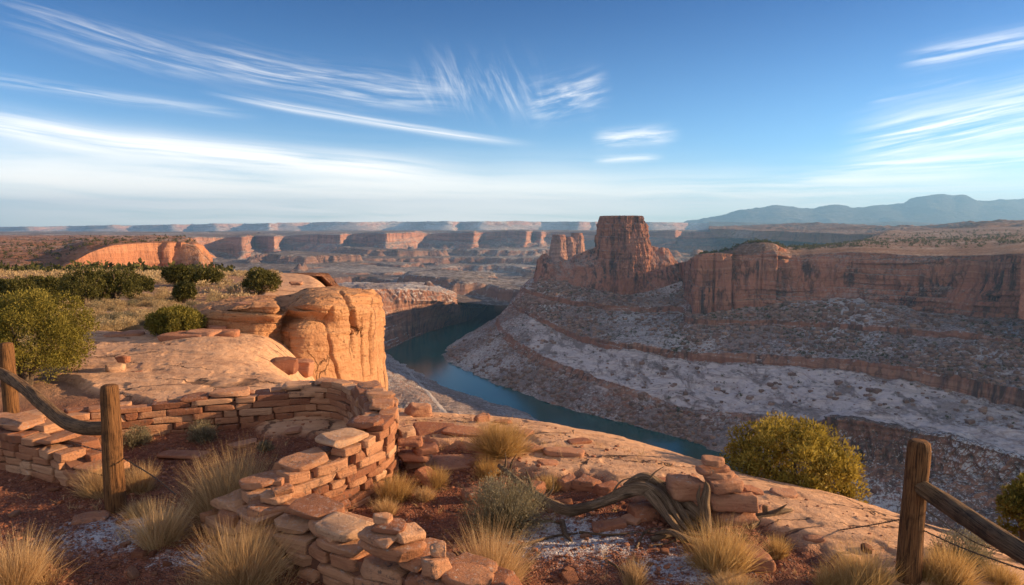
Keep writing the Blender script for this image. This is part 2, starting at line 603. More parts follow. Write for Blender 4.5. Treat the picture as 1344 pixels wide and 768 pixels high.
def rough(amp_n, amp_z, s, seed, ledges=(), led=0):
    """rock displacement: along the normal and a bit up/down, extra fluting on ledge bands"""
    def f(P, N, lev):
        n1 = fbm(P * np.array([1, 1, 0.6]) / s, 6, seed)
        n2 = fbm(P / (s * 0.22), 4, seed + 3, 0.6)
        P = P + N * (amp_n * n1 + amp_n * 0.22 * n2)[..., None]
        P[..., 2] += amp_z * fbm(P / (s * 0.5), 4, seed + 9)
        if led:
            pm = smooth(-0.15, 0.25, fbm(P * np.array([1, 1, 2.5]) / 60, 4, seed + 31))
            P = P + N * (terrace(P, led, led * 0.26, seed + 33) * pm)[..., None] * np.array([1, 1, 0.2])
        for lo, hi, a in ledges:
            msk = smooth(lo - 0.3, lo, lev) * (1 - smooth(hi, hi + 0.3, lev))
            fl = fbm(P * np.array([1, 1, 0.08]) / (s * 0.35), 4, seed + 21, ridged=True)
            P = P + N * (a * msk * fl)[..., None] * np.array([1, 1, 0.1])
        return P
    return f


def right_attr(P, lev):
    lv = lev[:, None] * np.ones((1, P.shape[1]))
    wht = smooth(1.85, 2.0, lv) * (1 - smooth(2.9, 3.02, lv))
    low = smooth(0.5, 0.95, lv) * (1 - smooth(1.0, 1.1, lv)) * 0.45
    px = 672 + F * P[..., 0] / P[..., 1]
    # the white slickrock is east of the river bend, not round on the far side of the butte
    fade = smooth(640, 760, px) * (1 - 0.55 * smooth(1130, 1330, px))
    return {'white': (wht + low) * fade}


right_bank, PR = loft('canyon_slope', [c0, c1, c2, c3, c4, c5, c6, c7, c8, c8b], 1300, [40, 8, 70, 8, 60, 6, 40, 14, 4], M['canyon'],
                      rough(3.6, 2.2, 26, 5, ((1, 2, 3.0), (3, 4, 3.0), (5, 6, 2.0)), 3.4), label='frost dusted talus slope with pale slickrock bench above the river', cat='slope',
                      weights=[1, 1.2, 1.6, 1.6, 1.6, 1.4, 1.4, 1.6, 1.8, 1.8, 2, 2.2], attr=right_attr)

# ------------------------------------------------------------------ right mesa
mb = pts((890, 378, 1050), (903, 395, 900), (910, 416, 812), (935, 416, 800), (964, 415, 797), (970, 413, 797), (1022, 410, 790), (1034, 408, 800), (1080, 410, 790), (1130, 404, 765),
         (1190, 420, 735), (1250, 426, 695), (1300, 430, 655), (1344, 424, 625), (1440, 430, 575))
mt = pts((893, 345, 1070), (905, 343, 910), (915, 335, 822), (935, 333, 812), (962, 334, 812), (970, 335, 816), (1020, 333, 805), (1036, 335, 834), (1080, 333, 822), (1130, 331, 800),
         (1190, 335, 768), (1250, 336, 735), (1300, 335, 690), (1344, 333, 655), (1440, 336, 600))
mm = lerp(mb, mt, 0.52)
mm2 = [(x - 1, y - 2, z) for x, y, z in lerp(mb, mt, 0.90)]
mcap = pts((896, 344, 1080), (908, 342, 922), (918, 334, 838), (937, 332, 828), (960, 330, 832), (973, 323, 836), (1016, 320, 826), (1038, 330, 860), (1080, 328, 862), (1130, 327, 842),
           (1190, 329, 830), (1250, 330, 800), (1300, 329, 750), (1344, 327, 710), (1440, 330, 650))
mtop = pts((900, 343, 1100), (912, 341, 960), (922, 333, 880), (940, 332, 870), (962, 325, 872), (980, 318, 868), (1008, 317, 862), (1034, 325, 905), (1080, 324, 950), (1130, 320, 980),
           (1190, 319, 1000), (1250, 318, 980), (1300, 317, 950), (1344, 315, 930), (1440, 316, 900))
mback = pts((905, 345, 1130), (925, 343, 1010), (945, 338, 960), (960, 335, 960), (980, 330, 960), (995, 327, 960), (1010, 326, 960), (1040, 325, 1010), (1085, 322, 1120), (1130, 316, 1300),
            (1190, 313, 1400), (1250, 311, 1450), (1300, 309, 1450), (1344, 307, 1450), (1440, 305, 1400))
mback2 = [(x + 80, y + 260, z - 150) for x, y, z in mback[:9]] + [(x, y, z) for x, y, z in pts((1150, 309, 2000), (1200, 303, 2100), (1250, 300, 2200), (1300, 298, 2200), (1360, 297, 2200), (1460, 296, 2100))]


def mesa_disp(P, N, lev):
    cl = smooth(-0.1, 0.1, lev) * (1 - smooth(3.3, 4.0, lev))
    H = np.array([1, 1, 0.0])
    fl = fbm(P * np.array([1, 1, 0.05]) / 17, 5, 41, 0.55, ridged=True)
    bl = fbm(P * np.array([1, 1, 0.5]) / 34, 5, 42)
    zed = P[..., 2] + 4 * fbm(P / 60, 3, 44)
    lg = fbm(np.stack([P[..., 0] / 90, P[..., 1] / 90, zed / 5.0], -1), 4, 43, 0.6)
    P = P + N * H * ((4.8 * fl + 6.5 * bl) * cl)[..., None] + N * H * ((1.0 * lg + (1 + 0.9 * smooth(150, 260, P[..., 0] - 0.25 * P[..., 1] + 120)) * terrace(P, 5.5, 1.7, 47) * smooth(-0.2, 0.3, fbm(P / 70, 3, 48) + 0.35 * np.cos((lev - 0.2) * 2.6))) * cl)[..., None]
    # rounded benches high on the long wall, and a hollow under them
    tp = smooth(3.0, 5.2, lev)
    P[..., 2] += tp * 2.4 * fbm(P / 40, 5, 46)
    px = 672 + F * P[..., 0] / P[..., 1]
    # deep clefts between the buttresses
    for c, wd, dp in ((966, 3.0, 11), (1028, 4.0, 14), (938, 1.6, 4), (1000, 1.4, 3.0)):
        k = np.exp(-((px - c) / wd) ** 2) * cl
        P = P - N * H * (dp * k)[..., None]
    al = np.exp(-((px - 1115) / 62) ** 2) * np.exp(-((lev - 0.75) / 0.42) ** 2)
    P = P - N * H * (7 * al)[..., None]
    al = np.exp(-((px - 1260) / 50) ** 2) * np.exp(-((lev - 1.2) / 0.35) ** 2)
    P = P - N * H * (6 * al)[..., None]
    return P


mesa, PM = loft('mesa', [[(x, y, z - 10) for x, y, z in mb], mb, mm, mm2, mt, mcap, mtop, mback, mback2], 1100, [6, 44, 34, 8, 16, 12, 24, 24], M['mesa'], lambda P, N, l: mesa_disp(P, N, l - 1),
                label='long flat topped red sandstone mesa with dark streaked cliffs and a domed knob', cat='mesa',
                weights=[1, 1.2, 1, 1, .4, 1.6, .6, 1.4, 1.5, 1.7, 1.7, 1.5, 1.3, 1.6])

# the plateau runs on to the right of the frame and closes the side canyon (its rim shades the slopes)
r0 = [(430, 575, -75), (560, 380, -110), (560, 180, -110), (430, 20, -80), (300, -160, -60)]
r1 = [(440, 590, -24), (600, 400, -26), (610, 160, -24), (470, -10, -18), (340, -200, -12)]
r2 = [(900, 900, -12), (1400, 600, -10), (1500, 100, -10), (1200, -200, -10), (900, -500, -10)]
r3 = [(2000, 2400, -10), (4500, 2200, -10), (5000, 100, -10), (4500, -900, -10), (3000, -2500, -10)]
loft('plateau', [r0, r1, r2, r3], 160, [20, 20, 10], M['mesa'], rough(5, 2, 40, 60), flip=True, label='red plateau continuing beyond the right edge of the view', cat='plateau')

# ------------------------------------------------------------------ near bench across the side canyon on the right
b_t = pts((1072, 562, 470), (1086, 551, 452), (1102, 548, 440), (1130, 548, 432), (1165, 556, 424), (1200, 564, 416), (1262, 577, 400), (1344, 600, 378), (1470, 640, 340))
b_b = pts((1060, 600, 466), (1078, 606, 444), (1100, 607, 430), (1130, 606, 422), (1165, 607, 414), (1200, 612, 406), (1262, 622, 390), (1344, 640, 368), (1470, 685, 330))
b_l = bank((1010, 655), (1050, 668), (1080, 690), (1110, 715), (1150, 735), (1200, 750), (1262, 775), (1344, 820), (1470, 900))
b_k = pts((1068, 553, 490), (1090, 541, 478), (1110, 537, 470), (1140, 538, 462), (1175, 546, 456), (1210, 552, 450), (1270, 558, 440), (1344, 566, 425), (1470, 600, 385))
b_k2 = [(x + 20, y + 60, z - 30) for x, y, z in b_k]


def bench_disp(P, N, lev):
    P = rough(3.0, 1.6, 18, 71, ((0.95, 2.0, 8.0),))(P, N, lev)
    brow = np.exp(-((lev - 2.0) / 0.14) ** 2)
    P = P + N * (brow * 2.5)[..., None] * np.array([1, 1, 0])
    st_ = np.floor(P[..., 2] / 4.0) * 4.0 - P[..., 2]
    k = smooth(0.9, 1.0, lev) * (1 - smooth(1.9, 2.0, lev))
    return P + N * (k * st_ * 0.6)[..., None] * np.array([1, 1, 0])


M['bench'] = canyon_mat('bench_rock', red=(0.25, 0.115, 0.08), pale=(0.36, 0.20, 0.14), talus=(0.15, 0.095, 0.08), snow=0.6, unit=0.7, strata=0.12, streak=1.1, white=True, dust=(0.72, 0.74, 0.78))
loft('bench', [b_l, b_b, b_t, b_k, b_k2], 520, [90, 26, 26, 6], M['bench'], bench_disp, attr=lambda P, l: {'white': (smooth(1.98, 2.1, l) * 0.75)[:, None] * np.ones((1, P.shape[1]))},
     label='frosted rock bench above a dark red cliff band in the side canyon', cat='rock bench')

# ------------------------------------------------------------------ butte
def polar_tower(cx, cy, levels, cols, rows, seed, flute=2.5, ledge=1.2, ell=(1, 1), fs=9.0):
    """closed tower: levels = (z, radius list over angle)"""
    th = np.linspace(0, 2 * np.pi, cols, endpoint=False)
    Cs = []
    for z, r in levels:
        rr = np.interp(th, np.linspace(0, 2 * np.pi, len(r) + 1), list(r) + [r[0]])
        Cs.append(np.stack([cx + rr * ell[0] * np.cos(th), cy + rr * ell[1] * np.sin(th), np.full(cols, float(z))], -1))
    P, lev = [], []
    for k in range(len(Cs) - 1):
        for j in range(rows[k]):
            t = j / rows[k]
            P.append(Cs[k] * (1 - t) + Cs[k + 1] * t)
            lev.append(k + t)
    P.append(Cs[-1])
    P = np.array(P)
    rad = P - np.array([cx, cy, 0])
    rad[..., 2] = 0
    rl = np.linalg.norm(rad, axis=-1, keepdims=True)
    rad = rad / np.maximum(rl, 1e-3)
    fl = fbm(P * np.array([1, 1, 0.10]) / fs, 5, seed, 0.55, ridged=True)
    zed = P[..., 2] + 2 * fbm(P / 30, 3, seed + 4)
    lg = fbm(np.stack([P[..., 0] / 60, P[..., 1] / 60, zed / 3.2], -1), 4, seed + 1, 0.6)
    bl = fbm(P / 16, 5, seed + 2)
    k = np.clip(rl[..., 0] / 15, 0, 1)
    P = P + rad * (k * (flute * fl + ledge * lg + 1.8 * bl + terrace(P, 6.5, 1.0, seed + 6)))[..., None]
    P[..., 2] += 0.5 * fbm(P / 6, 3, seed + 3) * k
    return P


def fin(crest, front, cols, seed, back=26):
    cr = catmull(np.array(crest), cols)
    fr = catmull(np.array(front), cols)
    n = fbm(np.stack([cr[:, 0] / 5.5, cr[:, 1] * 0, cr[:, 0] * 0], -1), 4, seed, 0.6, ridged=True)
    cr[:, 2] += 2.6 * n
    bk = cr + np.array([0, back, 0])
    bk[:, 2] = fr[:, 2] - 10
    f2 = fr * 0.35 + cr * 0.65
    f2[:, 1] = fr[:, 1] * 0.45 + cr[:, 1] * 0.55
    ct = cr + np.array([0, 7, -2.0])
    rowsP = []
    base = fr - np.array([0, 6, 14])
    seq = [(base, 4), (fr, 26), (f2, 20), (cr, 6), (ct, 10), (bk, 1)]
    for (a, nrow), (b_, _) in zip(seq[:-1], seq[1:]):
        for j in range(nrow):
            t = j / nrow
            rowsP.append(a * (1 - t) + b_ * t)
    rowsP.append(bk)
    P = np.array(rowsP)
    N = grid_normals(P)
    fl = fbm(P * np.array([1, 1, 0.10]) / 9, 5, seed + 1, 0.55, ridged=True)
    P = P + N * np.array([1, 1, 0]) * (2.6 * fl + 2.2 * fbm(P / 15, 4, seed + 2))[..., None]
    return P


BC = PY(815, 330, 1045)
bx, by = BC[0], BC[1]
zt = PY(815, 284, 1045)[2]
zm = PY(815, 322, 1045)[2]
zl = PY(815, 352, 1045)[2]
zb = PY(815, 392, 1030)[2]


def rr(right, front, left, back):
    return [right, (right + back) * .53, back, (left + back) * .53, left, (left + front) * .50, front, (right + front) * .55]


tower = polar_tower(bx, by, [(zb - 14, rr(46, 60, 52, 40)), (zb, rr(44, 54, 50, 38)), (zl, rr(43, 46, 44, 36)), (zm, rr(40.5, 37, 38, 34)), (zt - 12, rr(35, 31, 36, 30)),
                             (zt - 10, rr(32, 29, 33, 30)), (zt, rr(30.5, 28, 31, 28)), (zt + 0.8, rr(24, 22, 25, 22)), (zt + 1.0, rr(1, 1, 1, 1))],
                    1100, [6, 40, 40, 50, 4, 20, 3, 4], 91, 4.4, 1.3, fs=8.0)
crestL = pts((700, 366, 1040), (704, 352, 1040), (709, 338, 1040), (716, 334, 1040), (722, 337, 1040), (727, 344, 1040), (733, 345, 1040), (739, 341, 1040), (748, 341, 1040), (757, 335, 1040),
             (766, 332, 1040), (778, 326, 1040), (800, 318, 1040))
frontL = pts((701, 367, 1030), (705, 367, 1024), (712, 368, 1018), (720, 369, 1014), (727, 370, 1012), (733, 372, 1010), (738, 374, 1008), (744, 376, 1004), (752, 379, 1002), (760, 382, 998), (770, 385, 996),
             (784, 389, 992), (800, 393, 990))
crestR = pts((838, 322, 1045), (850, 322, 1045), (862, 326, 1045), (870, 326, 1045), (877, 328, 1045), (884, 338, 1045), (892, 349, 1045), (899, 358, 1045), (907, 365, 1045), (914, 372, 1045))
frontR = pts((838, 396, 990), (850, 394, 992), (862, 391, 996), (870, 388, 1000), (877, 386, 1004), (884, 383, 1008), (892, 380, 1012), (899, 377, 1018), (907, 375, 1026), (914, 375, 1034))
f1 = fin(crestL, frontL, 520, 95)
f2_ = fin(crestR, frontR, 360, 97)
parts_v, parts_f, off = [], [], 0
for Pp, closed in ((tower, True), (f1, False), (f2_, False)):
    parts_v.append(Pp.reshape(-1, 3))
    parts_f.append(grid_faces(Pp.shape[0], Pp.shape[1], closed) + off)
    off += Pp.shape[0] * Pp.shape[1]
tag(link('butte', mesh_np('butte', np.concatenate(parts_v), np.concatenate(parts_f), M['butte'])),
    'tall flat capped sandstone butte with jagged shoulder ridges above its talus', 'butte', None, 'structure')

# two lit pillars standing far behind the butte's left ridge
pv, pf, off = [], [], 0
for (px, top, wpx, sd_) in ((733, 308, 8.5, 101), (748, 311, 7, 102), (758, 306, 7.5, 103)):
    c = PY(px, 330, 1900)
    z1, z0 = PY(px, top, 1900)[2], PY(px, 352, 1900)[2]
    r_ = wpx / F * 1900
    Pp = polar_tower(c[0], c[1] + (sd_ - 101) * 12, [(z0 - 20, [r_ * 2.6] * 4), (z0 + 22, [r_ * 1.5] * 4), (z1 - 14, [r_ * 1.12] * 4), (z1, [r_ * 0.85] * 4), (z1 + 1, [1] * 4)], 220, [14, 24, 10, 4], sd_, 3.2, 1.5, fs=14)
    pv.append(Pp.reshape(-1, 3))
    pf.append(grid_faces(Pp.shape[0], Pp.shape[1], True) + off)
    off += Pp.shape[0] * Pp.shape[1]
tag(link('rock_pillars', mesh_np('rock_pillars', np.concatenate(pv), np.concatenate(pf), M['far'])),
    'sunlit rock pillars standing behind the ridge left of the butte', 'rock pillars', None, 'structure')

# ------------------------------------------------------------------ left bank bench (shadowed promontory beside the river bend)
l0 = bank((380, 500), (470, 480), (505, 462), (535, 447), (580, 431), (608, 424), (630, 413), (645, 396), (652, 384))
l3 = pts((370, 400, 900), (450, 388, 1000), (487, 379, 1060), (530, 379, 1110), (560, 381, 1150), (582, 384, 1190), (603, 396, 1290), (630, 398, 1420), (645, 384, 1550))
l2 = [(x + 3, y - 6, z) for x, y, z in pts((370, 418, 890), (450, 402, 995), (487, 394, 1055), (530, 394, 1105), (560, 394, 1145), (582, 396, 1185), (603, 402, 1280), (630, 403, 1410), (645, 386, 1545))]
l4 = pts((330, 380, 1300), (420, 372, 1350), (470, 371, 1380), (520, 371, 1400), (555, 372, 1430), (585, 376, 1470), (620, 385, 1560), (645, 388, 1650), (660, 380, 1700))
l5 = [(x, y + 250, -158) for x, y, z in l4]
loft('canyon_slope', [l0, lerp(l0, l2, .55), l2, l3, l4, l5], 620, [36, 30, 14, 16, 8], M['canyon'], rough(4.2, 2.0, 30, 111, ((2, 3, 5.0),), 5),
     label='shadowed talus slope of the low bench left of the river bend', cat='slope', attr=lambda P, lv: {'white': np.zeros(P.shape[:2])})

# near left bank below our own cliff, with the pale track
n0 = bank((440, 440), (500, 462), (534, 480), (563, 497), (604, 515), (654, 531), (690, 543), (760, 570), (860, 610), (980, 665))
n1 = pts((430, 450, 900), (490, 470, 800), (512, 492, 700), (535, 516, 600), (570, 535, 540), (620, 548, 510), (670, 565, 480), (740, 600, 430), (850, 650, 370), (960, 720, 320))
n2 = [(x * 0.6 - 40, y * 0.52, -118) for x, y, z in n1]
n3 = [(-260, 330, -50), (-210, 270, -45), (-170, 220, -45), (-130, 170, -42), (-90, 120, -42), (-55, 90, -42), (-30, 75, -42), (-8, 60, -42), (15, 48, -42), (40, 35, -42)]
near_bank, _ = loft('canyon_slope', [n0, n1, n2, n3], 420, [40, 50, 30], M['canyon'], rough(3.0, 1.6, 22, 121), label='shadowed near bank slope under the overlook with a pale track', cat='slope',
     attr=lambda P, lv: {'white': np.zeros(P.shape[:2])})
m, T, out = new_mat('track_dust')
g = T.n('ShaderNodeNewGeometry')
principled(T, out, T.mix(T.noise(g.outputs['Position'], 0.4, 5, 0.7), (0.33, 0.27, 0.24), (0.50, 0.43, 0.40)), 0.95)
M['track'] = m
from mathutils.bvhtree import BVHTree


def track(o, pix, width, label):
    """pale dirt track draped over a slope"""
    n_ = len(o.data.vertices)
    v = np.empty(n_ * 3, dtype=np.float32)
    o.data.vertices.foreach_get('co', v)
    lp_ = np.empty(len(o.data.loops), dtype=np.int32)
    o.data.loops.foreach_get('vertex_index', lp_)
    bvh = BVHTree.FromPolygons(v.reshape(-1, 3).tolist(), lp_.reshape(-1, 4).tolist())
    hits = []
    for px, py in catmull(np.array(pix, float), 60):
        d = Vector(PY(px, py, 100.0)) - Vector((0, 0, CAM_Z))
        h = bvh.ray_cast(Vector((0, 0, CAM_Z)), d.normalized())[0]
        if h is not None:
            hits.append(np.array(h))
    if len(hits) < 8:
        return
    c = np.array(hits)
    for _ in range(6):
        c[1:-1] = (c[:-2] + 2 * c[1:-1] + c[2:]) / 4
    tg = np.gradient(c, axis=0)
    sd_ = np.stack([-tg[:, 1], tg[:, 0], tg[:, 0] * 0], -1)
    sd_ /= np.linalg.norm(sd_, axis=1, keepdims=True) + 1e-6
    rows_ = []
    for k in np.linspace(-1, 1, 7):
        p = c + sd_ * width * 0.5 * k
        for i in range(len(p)):
            h = bvh.ray_cast(Vector((p[i, 0], p[i, 1], 60)), Vector((0, 0, -1)))[0]
            if h is not None:
                p[i, 2] = max(h.z, c[i, 2] - 1.5) + 0.35 - 0.3 * abs(k)
        rows_.append(p)
    P = np.array(rows_)
    tag(link('track', mesh_np('track', P, grid_faces(*P.shape[:2]), M['track'])), label, 'track', None, 'structure')


track(near_bank, [(528, 478), (540, 492), (552, 505), (563, 517), (573, 528), (582, 540), (590, 555)], 4.5, 'pale track winding down the near bank to the river')
track(right_bank, [(1150, 505), (1185, 511), (1220, 518), (1265, 528), (1310, 540), (1360, 552)], 5.0, 'pale track crossing the slope under the mesa')

# ------------------------------------------------------------------ canyon floor beyond the bend
yy = np.geomspace(1250, 5600, 380)
xx = np.linspace(-1.25, 0.65, 620)
Xg = xx[None, :] * yy[:, None]
Yg = yy[:, None] * np.ones((1, len(xx)))
n = fbm(np.stack([Xg / 520, Yg / 520, Xg * 0], -1), 7, 131, 0.55)
Z = -146 + 105 * n
# stepped benches
kt_ = Z / 26
k = (np.floor(kt_) + smooth(0.40, 0.60, kt_ - np.floor(kt_))) * 26
Z = np.clip(Z * 0.14 + k * 0.86, -178, -62) + 2.5 * fbm(np.stack([Xg / 60, Yg / 60, Xg * 0], -1), 4, 133)
Z += 10 * smooth(2300, 3500, Yg) + 26 * smooth(-200, -1100, Xg) * smooth(1600, 2500, Yg)
# the river leaves through a shallow trench
Z -= 14 * np.exp(-((Xg - 0 - 0.02 * (Yg - 1300)) / 90) ** 2) * (1 - smooth(1500, 2100, Yg))
P = np.stack([Xg, Yg, Z], -1)
f = grid_faces(*P.shape[:2])
tag(link('canyon_floor', mesh_np('canyon_floor', P, f, M['floor'])), 'hazy canyon floor with pale benches below the far cliffs', 'canyon floor', None, 'structure')

# ------------------------------------------------------------------ far wall: promontories and alcoves
fw = [(-420, 1700), (-200, 1740), (0, 1760), (200, 1800), (255, 1780), (296, 1800), (321, 1740), (326, 1980), (331, 2350), (345, 2300), (360, 2180), (364, 2380), (370, 2620), (398, 2570), (446, 2380),
      (451, 2560), (456, 2760), (480, 2720), (500, 2450), (505, 2380), (510, 2400), (540, 2570), (551, 2800), (560, 2920), (592, 2870), (621, 2640), (626, 2800), (631, 3020), (662, 2980), (690, 2800),
      (694, 2950), (699, 3120), (710, 3010), (715, 3150), (760, 3120), (830, 3050), (885, 2830), (890, 2980), (895, 3110), (960, 3000), (1010, 2800), (1060, 2700), (1140, 2500), (1260, 2350), (1420, 2200)]
fw = np.array(fw, float)
fw[:, 1] *= np.interp(fw[:, 0], [150, 330, 900, 1200], [1.25, 1.42, 1.42, 1.25])
rim_y = np.interp(fw[:, 0], [0, 250, 330, 420, 520, 700, 900, 1100, 1400], [312, 311.5, 311, 308, 306, 304, 304, 305, 303]) + 0.7 * np.sin(fw[:, 0] / 11.0) + 0.5 * np.sin(fw[:, 0] / 29.0)
fr_t = [PY(a, c, b) for (a, b), c in zip(fw, rim_y)]


def low(pp, dz, dy):
    return [(p[0] * (1 - dy / p[1]), p[1] - dy, p[2] - dz) for p in pp]


cliff_h = 46 + 9 * np.sin(fw[:, 0] / 23.0) + 6 * np.sin(fw[:, 0] / 9.0)
wall_m = [low([p], h_, 10)[0] for p, h_ in zip(fr_t, cliff_h)]
wall_b = [low([p], h_ + 12, 38)[0] for p, h_ in zip(fr_t, cliff_h)]
foot = [(p[0] * (1 - 300 / p[1]), p[1] - 300, -166 - 0.006 * (p[1] - 2500)) for p in fr_t]
foot = [tuple(np.average([foot[max(i - 1, 0)], foot[i], foot[min(i + 1, len(foot) - 1)]], axis=0)) for i in range(len(foot))]
fr_t2 = [(p[0] * (1 + 90 / p[1]), p[1] + 90, p[2] + 4) for p in fr_t]
far1 = [(p[0] * 1.9, p[1] + 2600, -34) for p in fr_t]
far2 = [(p[0] * 3.6, 9000, -62) for p in fr_t]
far3 = [(p[0] * 5.2, 14500, -110) for p in fr_t]


def far_disp(P, N, lev):
    cl = smooth(0.8, 1.05, lev) * (1 - smooth(2.9, 3.1, lev))
    fl = fbm(P * np.array([1, 1, 0.10]) / 55, 6, 141, 0.62, ridged=True)
    P = P + N * np.array([1, 1, 0]) * ((10 * fl + terrace(P, 14, 5, 145)) * cl)[..., None]
    gl = fbm(P * np.array([1, 1, 0.2]) / 90, 5, 142, ridged=True)
    tal = (1 - smooth(0.95, 1.1, lev)) * smooth(0, 0.3, lev)
    P = P + N * (15 * gl * tal)[..., None]
    pl = smooth(3.2, 4.2, lev)
    P[..., 2] += pl * (9 * fbm(P / 420, 5, 143) + 5 * fbm(P / 90, 3, 144)) * (1 - 0.5 * smooth(4.6, 6, lev))
    return P


loft('cliff_wall', [foot, wall_b, wall_m, fr_t, fr_t2, far1, far2, far3], 1500, [26, 4, 18, 4, 40, 18, 8], M['far'], far_disp,
     label='far canyon wall of shadowed alcoves and sunlit promontories with the plateau beyond', cat='cliffs', weights=np.maximum(np.abs(np.diff(fw[:, 0])), 5) + 0.03 * np.abs(np.diff(fw[:, 1])))

# rolling high ground behind the right mesa
h0 = pts((930, 300, 3600), (1000, 303, 3200), (1080, 306, 2700), (1150, 309, 2300), (1220, 309, 2000), (1300, 308, 1800), (1440, 307, 1700))
h1 = pts((930, 297.5, 5200), (1000, 296, 4600), (1080, 294, 4000), (1150, 296, 3300), (1220, 296, 3000), (1300, 291, 2700), (1440, 288, 2600))
h2 = [(x * 2, y * 1.9, z - 20) for x, y, z in h1]
h00 = [(x, y - 120, z - 40) for x, y, z in h0]
loft('hills', [h00, h0, h1, h2], 700, [6, 60, 14], M['hills'], lambda P, N, l: P + np.array([0, 0, 1]) * (smooth(0.8, 1.4, l) * (17 * fbm(P / 170, 7, 151, 0.55) + 6 * fbm(P / 40, 4, 152)))[..., None],
     label='rolling scrub covered hills on the plateau behind the mesa', cat='hills')

# distant line of pale mesas along the horizon
rng = np.random.default_rng(5)
dm_x = -1000 + np.cumsum(rng.uniform(5, 34, 106))
dY = 10600 + 520 * rng.normal(0, 1, len(dm_x)) + 500 * np.sin(dm_x / 140)
dtop = np.interp(dm_x, [-1000, 0, 250, 450, 680, 820, 900, 1040], [299, 298.5, 294.5, 291.5, 290.5, 291.5, 292.5, 294]) + rng.uniform(-0.4, 0.4, len(dm_x))
dt_ = [PY(a, c, b) for a, b, c in zip(dm_x, dY, dtop)]
dmid = [(p[0] * (1 - 90 / p[1]), p[1] - 90, p[2] - 55) for p in dt_]
db_ = [(p[0] * (1 - 700 / p[1]), p[1] - 700, -95) for p in dt_]
dk = [(p[0] * 1.15, p[1] * 1.15, p[2] + 5) for p in dt_]


def dist_disp(P, N, lev):
    g_ = fbm(P * np.array([1, 1, 0.3]) / 260, 5, 161, ridged=True)
    return P + N * np.array([1, 1, 0.2]) * (110 * g_ * (1 - smooth(1.9, 2.0, lev)))[..., None]


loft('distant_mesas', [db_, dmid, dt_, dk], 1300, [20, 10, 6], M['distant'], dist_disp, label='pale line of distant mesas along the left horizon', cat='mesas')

# blue mountains on the right horizon
mx = [(860, 299), (895, 293), (903, 290), (930, 287), (955, 283), (980, 276), (1000, 273), (1018, 270.5), (1040, 273), (1065, 275), (1098, 270), (1120, 273), (1150, 269.5), (1172, 268), (1190, 268), (1205, 262), (1220, 258),
      (1236, 256), (1252, 258), (1266, 256.5), (1285, 263), (1310, 262), (1340, 262), (1390, 266), (1460, 272), (1560, 276), (1700, 285)]
m_t = [PY(a, b, 13000) for a, b in mx]
m_f = [PY(a, 300, 11000) for a, b in mx]
m_k = [(x * 1.1, y * 1.12, -100) for x, y, z in m_t]
loft('mountains', [[(x, y - 50, -140) for x, y, z in m_f], m_f, m_t, m_k], 900, [2, 40, 12], M['mountain'],
     lambda P, N, l: P + N * (smooth(1.0, 1.3, l) * (210 * fbm(P / 1000, 7, 171, 0.55, ridged=True)))[..., None] * np.array([1, 1, 0.25]),
     label='blue mountain range on the right horizon', cat='mountains')
q0 = [PY(a, 301, 8000) for a in range(930, 1500, 40)]
q1 = [PY(a, 291.5 + (a % 3), 8600) for a in range(930, 1500, 40)]
loft('hills', [[(x, y, z - 60) for x, y, z in q0], q0, q1, [(x * 1.2, y * 1.2, z) for x, y, z in q1]], 300, [2, 14, 4], M['mountain'],
     lambda P, N, l: P + np.array([0, 0, 1]) * (16 * fbm(P / 500, 5, 181))[..., None], label='low blue foothills in front of the mountains', cat='hills')

# ------------------------------------------------------------------ left plateau with its cliff
yy = np.geomspace(45, 2300, 420)
aa = np.linspace(-0.92, -0.25, 520)
Yg = yy[:, None] * np.ones((1, len(aa)))
Xg = Yg * aa[None, :]
zb_ = np.interp(yy, [45, 60, 100, 200, 300, 400, 520, 800, 1200, 2300], [-0.9, -1.7, -4.7, -12, -19, -25, -14, -15, -18, -27])
zb_cliff = np.interp(yy, [45, 60, 100, 200, 300, 400, 447, 462, 520, 800, 1200, 2300], [-0.9, -1.7, -4.7, -12, -20, -27, -30, -10, -9, -11, -16, -27])
pxg = 672 + F * aa
kx = smooth(75, 120, pxg)[None, :]
Z = zb_[:, None] * (1 - kx) + zb_cliff[:, None] * kx
q = np.stack([Xg, Yg, Xg * 0], -1)
sc_ = np.clip(Yg / 300, 0.1, 2)
Z = Z + sc_ * (2.2 * fbm(q / 60, 5, 191) + 0.9 * fbm(q / 14, 4, 192))
rim_px = np.interp(yy, [45, 60, 90, 140, 250, 430, 470, 560, 800, 1300, 2300], [425, 392, 340, 300, 268, 262, 262, 252, 244, 232, 220])
dpx = (pxg[None, :] - rim_px[:, None]) / F * Yg + 6 * fbm(q / 22, 4, 193)
drop = np.where(dpx > 0, np.minimum(dpx * 1.6, 28 + (dpx - 17) * 0.55), 0)
Z = np.maximum(Z - drop, -160)
P = np.stack([Xg, Yg, Z], -1)
tag(link('plateau', mesh_np('plateau', P, grid_faces(*P.shape[:2]), M['plateau'])), 'rolling red plateau dotted with scrub on the left', 'plateau', None, 'structure')

# lit cliff on that plateau
k_px = [78, 100, 120, 145, 170, 195, 212, 222, 232, 238, 246, 254, 261, 268, 275]
k_top = [351, 341, 331, 323, 320.5, 319, 318.5, 318.5, 319, 319, 320, 320, 324, 334, 340]
k_bot = [352, 354, 356, 357, 357.5, 357.5, 357.5, 357, 357, 357, 357, 357, 358, 359, 360]
kY = [395, 402, 410, 420, 432, 444, 452, 452, 466, 458, 474, 466, 486, 520, 560]
kb = [PY(a, b, y) for a, b, y in zip(k_px, k_bot, kY)]
kt = [PY(a, b, y + 4) for a, b, y in zip(k_px, k_top, kY)]
ktop = [(x * 1.02, y * 1.02, z + 0.6) for x, y, z in kt]
kback = [(x * 1.10, y * 1.12, z - 1.5) for x, y, z in kt]


